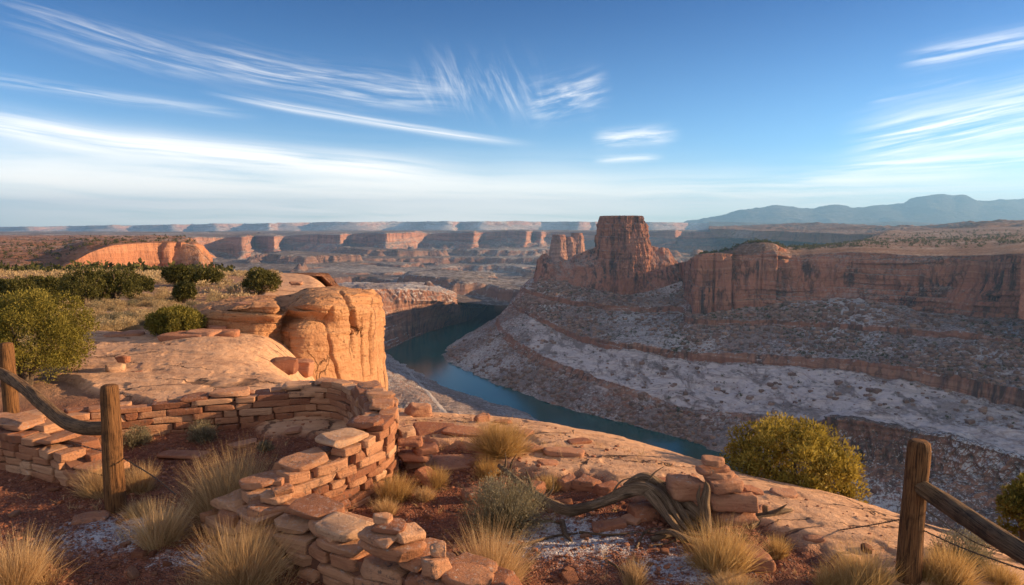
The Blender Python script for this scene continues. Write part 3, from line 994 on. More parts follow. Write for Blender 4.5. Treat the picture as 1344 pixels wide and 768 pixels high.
def kd(P, N, lev):
    cl = smooth(0.9, 1.1, lev) * (1 - smooth(1.9, 2.2, lev))
    px = 672 + F * P[..., 0] / P[..., 1]
    right = smooth(195, 225, px)
    fl = fbm(P * np.array([1, 1, 0.06]) / 7, 4, 201, ridged=True)
    lg = fbm(np.stack([P[..., 0] / 60, P[..., 1] / 60, P[..., 2] / 2.6], -1), 4, 203)
    return P + N * np.array([1, 1, 0.1]) * ((1.0 + 3.2 * right) * fl * cl + 1.6 * fbm(P / 18, 5, 202) + 0.7 * lg * cl)[..., None]


kfoot = [(x * 0.93, y * 0.93, z - 6) for x, y, z in kb]
M['litcliff'] = canyon_mat('lit_cliff_rock', red=(0.42, 0.18, 0.10), pale=(0.52, 0.27, 0.16), dark=(0.27, 0.12, 0.075), talus=(0.38, 0.17, 0.095), snow=0.05, streak=0.45, unit=0.7, strata=0.2, band=0.3, joints=0.10, bumpd=3.0)
loft('cliff', [kfoot, kb, kt, ktop, kback], 520, [12, 46, 6, 12], M['litcliff'], kd, label='sunlit red cliff at the edge of the left plateau', cat='cliff')
# ------------------------------------------------------------------ the near ground: soil, slickrock apron, rim
RIM = [(14, -12), (8, -4.5), (5.4, 1.0), (4.3, 3.6)] + [PZ(*p, -0.12)[:2] for p in
      ((1344, 748), (1250, 710), (1130, 664), (1000, 634), (900, 604), (800, 572), (720, 555), (600, 542), (535, 540))] + \
      [(-2.25, 9.9), (-3.05, 10.5), (-3.75, 11.5), (-4.5, 13.0), (-5.2, 15.0), (-5.6, 18.0), (-6.2, 21.0), (-7.2, 26.0), (-9.6, 34), (-14, 47), (-19, 60), (-30, 90), (-60, 150)]
RIM = np.array(RIM, float)
_s = [RIM[0]]
RIM = catmull(RIM, 400)


def rim_d(x, y):
    """distance to the rim line, positive over the drop"""
    x = np.asarray(x, float)
    y = np.asarray(y, float)
    sh = x.shape
    p = np.stack([x.ravel(), y.ravel()], -1)
    best = np.full(len(p), 1e9)
    sign = np.ones(len(p))
    A, B = RIM[:-1:2], RIM[2::2]
    n_ = min(len(A), len(B))
    for a, b in zip(A[:n_], B[:n_]):
        ab = b - a
        t = np.clip(((p - a) @ ab) / (ab @ ab + 1e-12), 0, 1)
        q = a + t[:, None] * ab
        dd = np.hypot(*(p - q).T)
        cr = ab[0] * (p[:, 1] - a[1]) - ab[1] * (p[:, 0] - a[0])
        u = dd < best
        best = np.where(u, dd, best)
        sign = np.where(u, np.where(cr < 0, 1, -1), sign)
    return (best * sign).reshape(sh)


def slick_w(y):
    return np.interp(y, [0, 5, 7, 9.5, 11, 14.5, 16, 19], [1.25, 1.45, 1.85, 2.2, 3.6, 3.8, 2.8, 2.2])


def slick_mask(x, y, d):
    q = np.stack([x, y, x * 0], -1)
    wv = slick_w(y) + 0.45 * fbm(q / 0.9, 4, 301) + 0.15 * fbm(q / 0.22, 3, 302)
    return smooth(-0.12, 0.12, d + wv)


def rim_d_grid(X, Y):
    """rim_d on a dense grid, from every sixth row and column"""
    r, c = X.shape
    ri = np.unique(np.append(np.arange(0, r, 6), r - 1))
    ci = np.unique(np.append(np.arange(0, c, 6), c - 1))
    s_ = rim_d(X[np.ix_(ri, ci)], Y[np.ix_(ri, ci)])
    a = np.stack([np.interp(np.arange(c), ci, row) for row in s_])
    return np.stack([np.interp(np.arange(r), ri, a[:, j]) for j in range(c)], 1)


def hg(x, y, full=True, d=None):
    x = np.asarray(x, float)
    y = np.asarray(y, float)
    if d is None:
        d = rim_d(x, y)
    q = np.stack([x, y, x * 0], -1)
    sl = slick_mask(x, y, d)
    z = ground_z(x, y)
    z = z + 0.05 * fbm(q / 2.2, 4, 303)
    if full:
        soil = 0.030 * fbm(q / 0.45, 5, 304, 0.6) + 0.010 * fbm(q / 0.07, 3, 305)
        # slickrock: long low bedding steps that run along the rim, shallow pits
        bed = d + 0.25 * fbm(q / 1.3, 3, 306)
        stp = (np.floor(bed / 0.42) + smooth(0.62, 1.0, bed / 0.42 - np.floor(bed / 0.42))) * -0.010
        pit = -0.022 * smooth(0.42, 0.62, vnoise(q / np.array([0.55, 0.30, 1]), 307)) - 0.010 * smooth(0.35, 0.6, vnoise(q / np.array([0.22, 0.11, 1]), 310))
        rock = 0.014 * fbm(q / 0.7, 5, 308) + 0.007 * fbm(q / 0.10, 4, 309, 0.6) + stp + pit + 0.03
        z = z + soil * (1 - sl) + rock * sl
    # apron of smooth rock running down to the cliff on the left, and a hump before it
    z = z + 0.30 * np.exp(-(((x + 5.6) / 1.7) ** 2 + ((y - 13.2) / 1.9) ** 2))
    z = z - 0.25 * np.exp(-(((x + 3.9) / 0.9) ** 2 + ((y - 12.6) / 1.1) ** 2))
    # sandy flat on the left
    z = z + 0.25 * smooth(-4, -12, x) * smooth(9, 15, y) * (1 - smooth(30, 60, y))
    r_ = np.maximum(d + 1.1, 0)
    roll = np.where(r_ < 4.0, 0.115 * r_ * r_, 1.84 + 0.92 * (r_ - 4.0))
    r2 = np.maximum(d + 0.5, 0)
    steep = np.where(r2 < 2.0, 0.55 * r2 * r2, 2.2 + 2.2 * (r2 - 2.0))
    kk = smooth(9.3, 11.0, y)
    roll = roll * (1 - kk) + steep * kk
    over = np.maximum(d - 2.0, 0)
    z = z - roll - np.minimum(over * 2.6, 60)
    return z


def hgp(x, y):
    return float(hg(np.array([x]), np.array([y]))[0])


def G(px, py, bias=0.0):
    """where the view ray through a pixel of the photograph meets the near ground"""
    x, y = (px - 672) / F, (384 - py) / F
    d = np.array((x, math.cos(PITCH) + y * math.sin(PITCH), -math.sin(PITCH) + y * math.cos(PITCH)))
    ks = np.geomspace(1.5, 75, 900)
    X, Y_, Z_ = ks * d[0], ks * d[1], CAM_Z + ks * d[2]
    h = hg(X, Y_, False) + bias
    hit = np.nonzero(Z_ <= h)[0]
    i = hit[0] if len(hit) else len(ks) - 1
    return Vector((X[i], Y_[i], float(h[i])))


ang = np.concatenate([np.linspace(-110, -44, 60)[:-1], np.linspace(-44, 44, 1150), np.linspace(44, 110, 60)[1:]])
rad_ = np.concatenate([np.linspace(0.3, 2.6, 40)[:-1], np.geomspace(2.6, 14, 640)[:-1], np.geomspace(14, 62, 260)])
Xg = rad_[:, None] * np.sin(np.radians(ang))[None, :]
Yg = rad_[:, None] * np.cos(np.radians(ang))[None, :]
dd = rim_d_grid(Xg, Yg)
Z = hg(Xg, Yg, True, dd)
sl = slick_mask(Xg, Yg, dd)
fb = [(-3.2, 5.4, 1.0, 1.0), (-2.5, 5.0, 0.6, 0.9), (0.5, 5.3, 1.1, 1.05), (1.3, 4.8, 0.9, 1.0), (0.1, 5.9, 0.35, 0.9), (-4.6, 5.2, 1.0, .8), (-2.0, 7.0, .8, .6), (-3.3, 7.2, 0.5, 0.6), (2.0, 4.9, 0.4, 0.7), (3.0, 5.2, 0.5, 0.5), (-5.6, 6.3, 1.0, 0.6),
      (-12, 17.5, 4.0, 1.0), (-15, 23, 6, 1.0), (-8, 22, 3, .8), (-9.5, 15.5, 2.0, .7), (-13, 30, 8, .8)]
fr = np.zeros_like(Xg)
for a, b_, r_, k_ in fb:
    fr = np.maximum(fr, k_ * np.exp(-((Xg - a) ** 2 + ((Yg - b_) * 1.3) ** 2) / (r_ * r_)))
# ------- ground material
m, T, out = new_mat('near_ground')
g = T.n('ShaderNodeNewGeometry')
pos = g.outputs['Position']
px_, py_, pz_ = T.xyz(pos)
slk = T.attr('slick').outputs['Fac']
frs = T.attr('frost').outputs['Fac']
far_ = T.attr('sandy').outputs['Fac']
n1 = T.noise(pos, 1.3, 5, 0.6)
n2 = T.noise(pos, 14, 5, 0.7)
soil = T.mix(T.step(n1, 0.35, 0.65), (0.215, 0.074, 0.042), (0.295, 0.120, 0.070))
soil = T.mix(T.step(n2, 0.42, 0.64), soil, (0.145, 0.053, 0.034))
gv = T.voro(pos, 42)
gv2 = T.voro(pos, 95)
gcol = T.ramp(T.n('ShaderNodeSeparateColor', {0: gv.outputs['Color']}).outputs[0], [(0.0, (0.14, 0.055, 0.035)), (0.5, (0.30, 0.13, 0.08)), (0.85, (0.38, 0.24, 0.18)), (1.0, (0.45, 0.36, 0.31))])
soil = T.mix(T.math('MULTIPLY', T.step(gv.outputs['Distance'], 0.42, 0.30), 0.6), soil, gcol)
sand = T.mix(T.noise(pos, 3.0, 5, 0.65), (0.34, 0.175, 0.10), (0.46, 0.28, 0.18))
soil = T.mix(far_, soil, sand)
# slickrock: fine cross bedding, pits, desert varnish blotches, lichen
bed = T.noise(T.vmath('MULTIPLY', pos, (0.6, 1.5, 5)), 4.5, 6, 0.7, 0.3)
rock = T.ramp(bed, [(0.25, (0.38, 0.195, 0.110)), (0.45, (0.52, 0.290, 0.170)), (0.6, (0.58, 0.345, 0.215)), (0.78, (0.46, 0.245, 0.145))])
blo = T.noise(pos, 1.6, 6, 0.68)
rock = T.mix(T.math('MULTIPLY', T.step(blo, 0.52, 0.68), 0.55), rock, (0.21, 0.115, 0.08))
lic = T.noise(pos, 9.0, 6, 0.75)
rock = T.mix(T.math('MULTIPLY', T.step(lic, 0.60, 0.70), 0.7), rock, (0.15, 0.10, 0.08))
crk = T.n('ShaderNodeTexVoronoi', {'Vector': T.vmath('ADD', T.vmath('MULTIPLY', pos, (0.8, 1.8, 0.6)), T.comb(T.math('MULTIPLY', n1, 1.2), n1, 0.0)), 'Scale': 0.9}, feature='DISTANCE_TO_EDGE')
ck = T.math('MULTIPLY', T.step(crk.outputs['Distance'], 0.022, 0.004), T.step(T.noise(pos, 0.8, 3), 0.46, 0.56))
rock = T.mix(T.math('MULTIPLY', ck, 0.8), rock, (0.09, 0.05, 0.035))
col = T.mix(slk, soil, rock)
# frost and old snow in broken patches
fn = T.noise(pos, 9.5, 7, 0.78)
fn2 = T.noise(pos, 45, 4, 0.8)
fm = T.math('ADD', T.math('MULTIPLY', frs, 0.40), T.math('ADD', T.math('MULTIPLY', fn, 0.55), T.math('MULTIPLY', fn2, 0.45)))
col = T.mix(T.math('MULTIPLY', T.step(fm, 0.80, 0.95), 0.72), col, (0.68, 0.70, 0.74))
hh = T.math('ADD', T.math('MULTIPLY', T.step(gv.outputs['Distance'], 0.55, 0.0), 0.55), T.math('MULTIPLY', T.step(gv2.outputs['Distance'], 0.55, 0.0), 0.3))
hsoil = T.math('ADD', hh, T.math('MULTIPLY', n2, 0.8))
hrock = T.math('SUBTRACT', T.math('ADD', T.math('MULTIPLY', bed, 0.9), T.math('MULTIPLY', T.noise(pos, 22, 6, 0.7), 0.55)), T.math('MULTIPLY', ck, 1.5))
hmix = T.n('ShaderNodeMix', {0: slk, 2: hsoil, 3: hrock}, data_type='FLOAT').outputs[0]
principled(T, out, col, 0.93, T.bump(hmix, 1.0, 0.034), 0.12)
M['ground'] = m
sandy = smooth(-4.5, -7.5, Xg) * smooth(8.5, 10.5, Yg)
P = np.stack([Xg, Yg, Z], -1)
tag(link('ground', mesh_np('ground', P, grid_faces(*P.shape[:2]), M['ground'], True, {'slick': sl, 'frost': fr, 'sandy': sandy})),
    'red soil and gravel running into pale slickrock at the canyon rim', 'ground', None, 'structure')

# ------------------------------------------------------------------ sandstone dome with the sunlit cliff at the rim
m, T, out = new_mat('sandstone_dome')
g = T.n('ShaderNodeNewGeometry')
pos = g.outputs['Position']
nx, ny, nz = T.xyz(g.outputs['Normal'])
x, y, z = T.xyz(pos)
dipz = T.math('ADD', z, T.math('ADD', T.math('MULTIPLY', y, 0.10), T.math('MULTIPLY', T.noise(pos, 0.4, 3), 0.5)))
lay = T.noise(T.comb(T.math('MULTIPLY', x, 0.25), T.math('MULTIPLY', y, 0.25), dipz), 3.6, 6, 0.68)
col = T.ramp(lay, [(0.28, (0.36, 0.170, 0.085)), (0.44, (0.49, 0.240, 0.120)), (0.58, (0.56, 0.295, 0.152)), (0.75, (0.42, 0.205, 0.110))])
st = T.noise(T.vmath('MULTIPLY', pos, (1, 1, 0.12)), 2.2, 5, 0.7, 0.4)
col = T.mix(T.math('MULTIPLY', T.math('MULTIPLY', T.step(st, 0.56, 0.68), T.step(nz, 0.7, 0.35)), 0.6), col, (0.13, 0.06, 0.04))
lic = T.noise(pos, 3.5, 7, 0.74)
col = T.mix(T.math('MULTIPLY', T.math('MULTIPLY', T.step(lic, 0.50, 0.62), T.step(nz, 0.45, 0.85)), 0.65), col, (0.20, 0.135, 0.10))
h = T.math('ADD', T.math('MULTIPLY', lay, 0.9), T.math('MULTIPLY', T.noise(pos, 5, 7, 0.7), 0.6))
wq = T.vmath('ADD', T.vmath('MULTIPLY', pos, (1, 1, 0.42)), T.vmath('MULTIPLY', T.n('ShaderNodeTexNoise', {'Vector': pos, 'Scale': 1.1, 'Detail': 6}).outputs['Color'], (1.3, 1.3, 0.5)))
vj = T.n('ShaderNodeTexVoronoi', {'Vector': wq, 'Scale': 1.15}, feature='DISTANCE_TO_EDGE').outputs['Distance']
joint = T.math('MULTIPLY', T.step(vj, 0.026, 0.004), T.step(T.noise(pos, 0.7, 3), 0.50, 0.64))
col = T.mix(T.math('MULTIPLY', joint, 0.65), col, (0.07, 0.035, 0.022))
pit = T.step(T.noise(pos, 6.5, 4, 0.6), 0.62, 0.70)
col = T.mix(T.math('MULTIPLY', pit, 0.45), col, (0.16, 0.075, 0.045))
h = T.math('SUBTRACT', h, T.math('ADD', T.math('MULTIPLY', joint, 1.2), T.math('MULTIPLY', pit, 0.4)))
principled(T, out, col, 0.92, T.bump(T.math('ADD', h, T.math('MULTIPLY', T.noise(pos, 16, 7, 0.75), 0.5)), 1.0, 0.14), 0.12)
M['dome'] = m

dk0 = [(-10.6, 15.0, -1.0), (-9.0, 14.4, -1.2), (-7.6, 14.2, -1.2), (-6.7, 14.2, -1.3), (-5.9, 14.9, -1.5)] + pts((392, 560, 14.3), (420, 580, 14.6), (455, 590, 15.4), (484, 592, 17), (503, 592, 19), (508, 592, 21.5), (508, 560, 24))
dk1 = pts((205, 443, 14.9), (258, 441, 14.6), (300, 438, 14.5), (340, 444, 14.5), (366, 447, 15.1), (388, 475, 14.6), (420, 500, 14.8), (452, 512, 15.5), (482, 520, 17), (503, 520, 19), (507, 520, 21.5), (508, 490, 24))
dk2 = pts((208, 430, 15.0), (262, 424, 14.7), (310, 425, 14.6), (352, 424, 14.7), (368, 427, 15.4), (392, 425, 14.9), (424, 430, 15.0), (455, 440, 15.7), (482, 440, 17), (499, 436, 19), (502, 436, 21.5), (503, 430, 24))
dk3 = pts((212, 424, 15.2), (266, 411, 14.9), (312, 405, 14.5), (366, 404, 14.5), (372, 408, 15.6), (398, 401, 14.9), (428, 401, 14.9), (458, 404, 15.6), (484, 410, 16.8), (501, 410, 18.8), (504, 410, 21.3), (504, 408, 24))
dk4 = pts((216, 420, 15.8), (270, 404, 15.4), (318, 397, 15.2), (358, 396, 15.4), (374, 400, 16.2), (402, 390, 15.5), (430, 387, 15.5), (458, 386, 16.2), (482, 386, 17.4), (496, 388, 19.2), (499, 391, 21.6), (499, 393, 24))
dk5 = pts((222, 414, 17.5), (276, 396, 17.2), (322, 389, 17.4), (356, 387, 18), (376, 388, 18.2), (404, 379, 18.2), (432, 376, 18.2), (456, 375.5, 18.8), (476, 376, 19.8), (488, 379, 21), (491, 384, 23), (492, 388, 25))
dk6 = [(x * 1.25, y * 1.32, -0.75 if i < 8 else z - 1.0) for i, (x, y, z) in enumerate(dk5)]


def dome_disp(P, N, lev):
    H = np.array([1, 1, 0.15])
    dz_ = P[..., 2] + 0.10 * P[..., 1] + 0.10 * fbm(P / 2.0, 3, 401)
    lg = fbm(np.stack([P[..., 0] / 6, P[..., 1] / 6, dz_ / 0.20], -1), 4, 402, 0.6)
    lgb = fbm(np.stack([P[..., 0] / 9, P[..., 1] / 9, dz_ / 0.55], -1), 2, 407, 0.5)
    px = 672 + F * P[..., 0] / P[..., 1]
    up = smooth(1.2, 2.2, lev)
    lob = (1 - smooth(380, 410, px))
    k = (1 - smooth(4.2, 4.9, lev))
    P = P + N * H * ((0.05 * lg * (0.5 + 0.5 * up) + 0.14 * lgb * lob * up + (1 - 0.85 * smooth(385, 415, px) * (1 - smooth(2.9, 3.5, lev))) * (0.30 + 0.70 * up) * terrace(P, 0.20, 0.085, 411, 0.10) + 0.30 * up * terrace(P, 0.075, 0.05, 412, 0.10)) * k)[..., None]
    P = P + N * (0.16 * fbm(P / 2.2, 4, 403) + 0.06 * fbm(P / 0.5, 5, 404, 0.6))[..., None]
    # vertical joints in the tall face
    face = smooth(395, 430, px) * (1 - smooth(2.6, 3.2, lev)) * smooth(0.2, 0.6, lev)
    s_ = P[..., 0] * 0.5 + P[..., 1]
    for c, wd, dp in ((15.3, 0.05, 0.14), (16.15, 0.06, 0.20), (16.9, 0.05, 0.14), (17.55, 0.08, 0.26), (18.4, 0.05, 0.14), (14.5, 0.06, 0.12), (19.4, 0.06, 0.16)):
        cc = c + 0.22 * fbm(P[..., 2:3] * np.array([1.0, 0, 0]) / 0.9 + c, 3, 405) - 0.10 * P[..., 2]
        ex = smooth(-0.05, 0.35, fbm(np.stack([P[..., 2] / 1.2, P[..., 2] * 0 + c * 3.1, P[..., 2] * 0], -1), 2, 409) + 0.2)
        kk = np.exp(-(((s_ - 2.6) - (cc - 2.6) + 2.6 - 0.4) / wd) ** 2) * face * ex
        P = P - N * H * (dp * kk)[..., None]
    # leaning crack that splits off the right-hand block near the top
    cx_ = np.interp(lev, [1.6, 2.4, 3.0, 4.0, 5.0], [470, 464, 461, 450, 437])
    kk = np.exp(-((px - cx_) / 2.4) ** 2) * smooth(1.9, 2.4, lev) * (1 - smooth(3.9, 4.5, lev))
    P = P - N * (0.42 * kk)[..., None]
    # shelter under the brow at the foot of the lobes
    kk = np.exp(-((lev - 2.3) / 0.35) ** 2) * (smooth(355, 385, px) * (1 - smooth(425, 450, px)))
    P = P - N * H * (0.28 * kk)[..., None]
    return P


loft('rock_dome', [dk0, dk1, dk2, dk3, dk4, dk5, dk6], 760, [40, 90, 50, 40, 50, 30], M['dome'], dome_disp,
     label='orange sandstone dome with a smooth sunlit cliff at the canyon rim', cat='rock outcrop', weights=[1.2, 1.2, 1.2, .8, 1.2, 1.2, 1.2, 1.2, 1.2, .8, .6])
# ------------------------------------------------------------------ stone, wood and plant materials
def stone_mat(name, c0=(0.43, 0.20, 0.110), c1=(0.56, 0.31, 0.185), c2=(0.26, 0.105, 0.060), lichen=0.9, frost=0.25, sc=1.0):
    m, T, out = new_mat(name)
    g = T.n('ShaderNodeNewGeometry')
    oi = T.n('ShaderNodeObjectInfo')
    tcx = T.n('ShaderNodeTexCoord')
    pos = T.vmath('ADD', tcx.outputs['Object'], T.comb(T.math('MULTIPLY', oi.outputs['Random'], 37.0), 0.0, 0.0))
    nx, ny, nz = T.xyz(g.outputs['True Normal'])
    tint = T.math('ADD', T.attr('tint').outputs['Fac'], T.math('MULTIPLY', T.math('SUBTRACT', oi.outputs['Random'], 0.5), 0.35))
    base = T.ramp(tint, [(0.0, c2), (0.35, c0), (0.75, c1), (1.0, (0.53, 0.32, 0.20))])
    n = T.noise(pos, 7 * sc, 6, 0.7)
    lay = T.noise(T.vmath('MULTIPLY', pos, (2, 2, 30)), 1.6 * sc, 4, 0.65)
    base = T.mix(T.math('MULTIPLY', T.step(lay, 0.42, 0.68), 0.45), base, c2)
    base = T.mix(T.math('MULTIPLY', T.step(n, 0.5, 0.72), 0.45), base, (0.48, 0.26, 0.14))
    l1 = T.noise(pos, 16 * sc, 7, 0.78)
    l2 = T.noise(pos, 2.2 * sc, 3)
    lm = T.math('MULTIPLY', T.step(l1, 0.52, 0.62), T.step(l2, 0.46, 0.62))
    base = T.mix(T.math('MULTIPLY', lm, lichen), base, (0.115, 0.080, 0.070))
    l3 = T.noise(T.vmath('ADD', pos, (5, 3, 1)), 24 * sc, 6, 0.75)
    base = T.mix(T.math('MULTIPLY', T.math('MULTIPLY', T.step(l3, 0.58, 0.66), T.step(nz, 0.2, 0.7)), lichen * 0.8), base, (0.40, 0.37, 0.33))
    fz = T.noise(pos, 30 * sc, 5, 0.8)
    base = T.mix(T.math('MULTIPLY', T.math('MULTIPLY', T.step(fz, 0.52, 0.66), T.step(nz, 0.55, 0.9)), frost), base, (0.66, 0.67, 0.70))
    h = T.math('ADD', T.math('MULTIPLY', n, 0.8), T.math('ADD', T.math('MULTIPLY', lay, 0.35), T.math('MULTIPLY', T.noise(pos, 48 * sc, 6, 0.75), 0.6)))
    principled(T, out, base, 0.92, T.bump(h, 1.0, 0.034 / sc), 0.12)
    return m


M['stone'] = stone_mat('dry_laid_sandstone')
M['rubble'] = stone_mat('loose_sandstone', c0=(0.36, 0.15, 0.085), c1=(0.46, 0.23, 0.14), frost=0.10)
M['redrock'] = stone_mat('red_rock', c0=(0.34, 0.135, 0.075), c1=(0.44, 0.20, 0.12), c2=(0.22, 0.085, 0.052), frost=0.08, lichen=0.45)
m, T, out = new_mat('wall_core_mortar')
g = T.n('ShaderNodeNewGeometry')
principled(T, out, T.mix(T.noise(g.outputs['Position'], 20, 5), (0.10, 0.045, 0.03), (0.19, 0.09, 0.06)), 0.95)
M['mortar'] = m


def wood_mat(name, a, b_, dark, sc=1.0):
    m, T, out = new_mat(name)
    tcx = T.n('ShaderNodeTexCoord')
    gu = T.attr('along').outputs['Fac']
    ga = T.attr('around').outputs['Fac']
    # fibres: very long along the limb
    ca, sa = T.math('COSINE', T.math('MULTIPLY', ga, 6.2832)), T.math('SINE', T.math('MULTIPLY', ga, 6.2832))
    v = T.comb(T.math('MULTIPLY', gu, 0.9), ca, sa)
    tw = T.noise(v, 1.5, 3)
    f = T.noise(T.comb(T.math('MULTIPLY', gu, 0.55), T.math('ADD', ca, T.math('MULTIPLY', tw, 0.3)), sa), 7.0 * sc, 6, 0.75)
    crack = T.step(f, 0.50, 0.40)
    col = T.mix(T.step(f, 0.35, 0.68), a, b_)
    col = T.mix(T.math('MULTIPLY', crack, 0.8), col, dark)
    big = T.noise(T.vmath('MULTIPLY', tcx.outputs['Object'], (1, 1, 1)), 5, 4, 0.6)
    col = T.mix(T.math('MULTIPLY', T.step(big, 0.50, 0.66), 0.5), col, dark)
    principled(T, out, col, 0.85, T.bump(f, 1.0, 0.026), 0.15)
    return m


M['post'] = wood_mat('weathered_post_wood', (0.135, 0.058, 0.024), (0.27, 0.128, 0.052), (0.030, 0.016, 0.010), 1.3)
M['rail'] = wood_mat('grey_brown_rail_wood', (0.130, 0.072, 0.038), (0.27, 0.160, 0.085), (0.03, 0.018, 0.012), 1.1)
M['dead'] = wood_mat('dead_juniper_wood', (0.16, 0.098, 0.060), (0.36, 0.245, 0.160), (0.040, 0.025, 0.018), 1.7)
M['bark'] = wood_mat('juniper_bark', (0.10, 0.070, 0.050), (0.19, 0.135, 0.10), (0.04, 0.03, 0.022))
m, T, out = new_mat('rusty_wire')
principled(T, out, (0.055, 0.035, 0.025), 0.6)
M['wire'] = m


def leaf_mat(name, c0, c1, c2, trans=0.25, rough_=0.7):
    m, T, out = new_mat(name)
    t = T.attr('tint').outputs['Fac']
    oi = T.n('ShaderNodeObjectInfo')
    t = T.math('ADD', t, T.math('MULTIPLY', T.math('SUBTRACT', oi.outputs['Random'], 0.5), 0.2))
    col = T.ramp(t, [(0.0, c0), (0.5, c1), (1.0, c2)])
    d = T.n('ShaderNodeBsdfPrincipled', {'Base Color': col, 'Roughness': rough_, 'Specular IOR Level': 0.15})
    tr = T.n('ShaderNodeBsdfTranslucent', {'Color': col})
    mx_ = T.n('ShaderNodeMixShader', {0: trans})
    T.t.links.new(d.outputs[0], mx_.inputs[1])
    T.t.links.new(tr.outputs[0], mx_.inputs[2])
    T.t.links.new(mx_.outputs[0], out.inputs['Surface'])
    return m


M['juniper'] = leaf_mat('juniper_foliage', (0.075, 0.066, 0.012), (0.175, 0.145, 0.026), (0.29, 0.225, 0.048), 0.30)
M['olive'] = leaf_mat('golden_olive_foliage', (0.16, 0.115, 0.018), (0.32, 0.235, 0.042), (0.46, 0.345, 0.08), 0.38)
M['darkjun'] = leaf_mat('dark_juniper_foliage', (0.040, 0.040, 0.012), (0.085, 0.078, 0.020), (0.14, 0.12, 0.034), 0.22)
M['straw'] = leaf_mat('dry_straw_grass', (0.33, 0.195, 0.088), (0.56, 0.36, 0.175), (0.70, 0.51, 0.29), 0.42)
M['gold'] = leaf_mat('golden_dry_grass', (0.30, 0.175, 0.06), (0.50, 0.31, 0.115), (0.64, 0.44, 0.21), 0.42)
M['sage'] = leaf_mat('grey_sagebrush', (0.13, 0.105, 0.060), (0.215, 0.18, 0.11), (0.31, 0.265, 0.175), 0.25)
M['palesage'] = leaf_mat('pale_sage', (0.28, 0.185, 0.090), (0.41, 0.29, 0.155), (0.52, 0.40, 0.24), 0.3)


# ------------------------------------------------------------------ plant meshes
def blades(n, root_r, length, spread, width, seed, droop=0.35, segs=3, root_jit=0.0, lvar=0.45, dome=True):
    """tuft of thin curved blades; returns V, F(4), F(3), tint"""
    r = np.random.default_rng(seed)
    a = r.uniform(0, 2 * np.pi, n)
    q = np.sqrt(r.uniform(0, 1, n))
    root = np.stack([np.cos(a) * q * root_r, np.sin(a) * q * root_r, np.zeros(n)], -1)
    a2 = a + r.normal(0, 0.55, n)
    tilt = np.clip(spread * (q ** 0.8) * r.uniform(0.35, 1.15, n) + r.normal(0, 0.10, n), -0.3, 1.45)
    L = length * (1 - lvar * r.uniform(0, 1, n) ** 1.3)
    # clumps lean their own way
    cl = r.integers(0, 9, n)
    cc = r.normal(0, 0.42, (9, 2)) * root_r
    root[:, :2] = root[:, :2] * 0.62 + cc[cl]
    L = L * r.uniform(0.72, 1.08, 9)[cl]
    cdir = r.normal(0, 0.24, (9, 2))
    ct = r.uniform(-0.2, 0.2, 9)
    wd = width * r.uniform(0.6, 1.3, n)
    t = np.linspace(0, 1, segs + 1)
    V = np.zeros((n, segs + 1, 2, 3))
    p = root.copy()
    side = np.stack([-np.sin(a2), np.cos(a2), np.zeros(n)], -1)
    rot = r.uniform(-1.2, 1.2, n)
    for i in range(segs + 1):
        th = tilt + droop * t[i] * r.uniform(0.3, 1.3, n)
        d = np.stack([np.sin(th) * np.cos(a2) + cdir[cl, 0], np.sin(th) * np.sin(a2) + cdir[cl, 1], np.cos(th)], -1)
        d /= np.linalg.norm(d, axis=1, keepdims=True)
        if i:
            p = p + d * (L / segs)[:, None]
        sd_ = side * np.cos(rot)[:, None] + np.cross(side, d) * np.sin(rot)[:, None]
        w_ = (wd * (1 - 0.88 * t[i]))[:, None]
        V[:, i, 0] = p - sd_ * w_ * 0.5
        V[:, i, 1] = p + sd_ * w_ * 0.5
    base = (np.arange(n) * (segs + 1) * 2)[:, None]
    F = []
    for i in range(segs):
        F.append(base + np.array([[2 * i, 2 * i + 1, 2 * i + 3, 2 * i + 2]]))
    tint = np.clip(r.normal(0.5, 0.22, n) + ct[cl], 0, 1)
    return V.reshape(-1, 3), np.concatenate(F), np.repeat(tint, (segs + 1) * 2)


def leaf_cloud(centers, radii, per, size, seed, up=0.4, slim=0.42):
    """small leaf sprays filling clumps; returns V, F, tint"""
    r = np.random.default_rng(seed)
    n = len(centers) * per
    c = np.repeat(centers, per, 0)
    rr_ = np.repeat(radii, per)[:, None]
    d = r.normal(0, 1, (n, 3))
    d /= np.linalg.norm(d, axis=1, keepdims=True)
    rad = r.uniform(0.25, 1.0, n)[:, None] ** 0.6
    p = c + d * rr_ * rad
    ax = d * 0.8 + r.normal(0, 0.55, (n, 3)) + np.array([0, 0, up])
    ax /= np.linalg.norm(ax, axis=1, keepdims=True)
    s = np.cross(ax, r.normal(0, 1, (n, 3)))
    s /= np.linalg.norm(s, axis=1, keepdims=True) + 1e-9
    L = (size * r.uniform(0.6, 1.5, n))[:, None]
    W = L * slim * r.uniform(0.6, 1.2, n)[:, None]
    V = np.stack([p, p + ax * L * 0.5 + s * W * 0.5, p + ax * L, p + ax * L * 0.45 - s * W * 0.5], 1)
    F = np.arange(n * 4).reshape(n, 4)
    ct = np.repeat(r.normal(0, 0.16, len(centers)), per)
    tint = np.clip(0.5 + ct + r.normal(0, 0.16, n), 0, 1)
    return V.reshape(-1, 3), F, np.repeat(tint, 4)


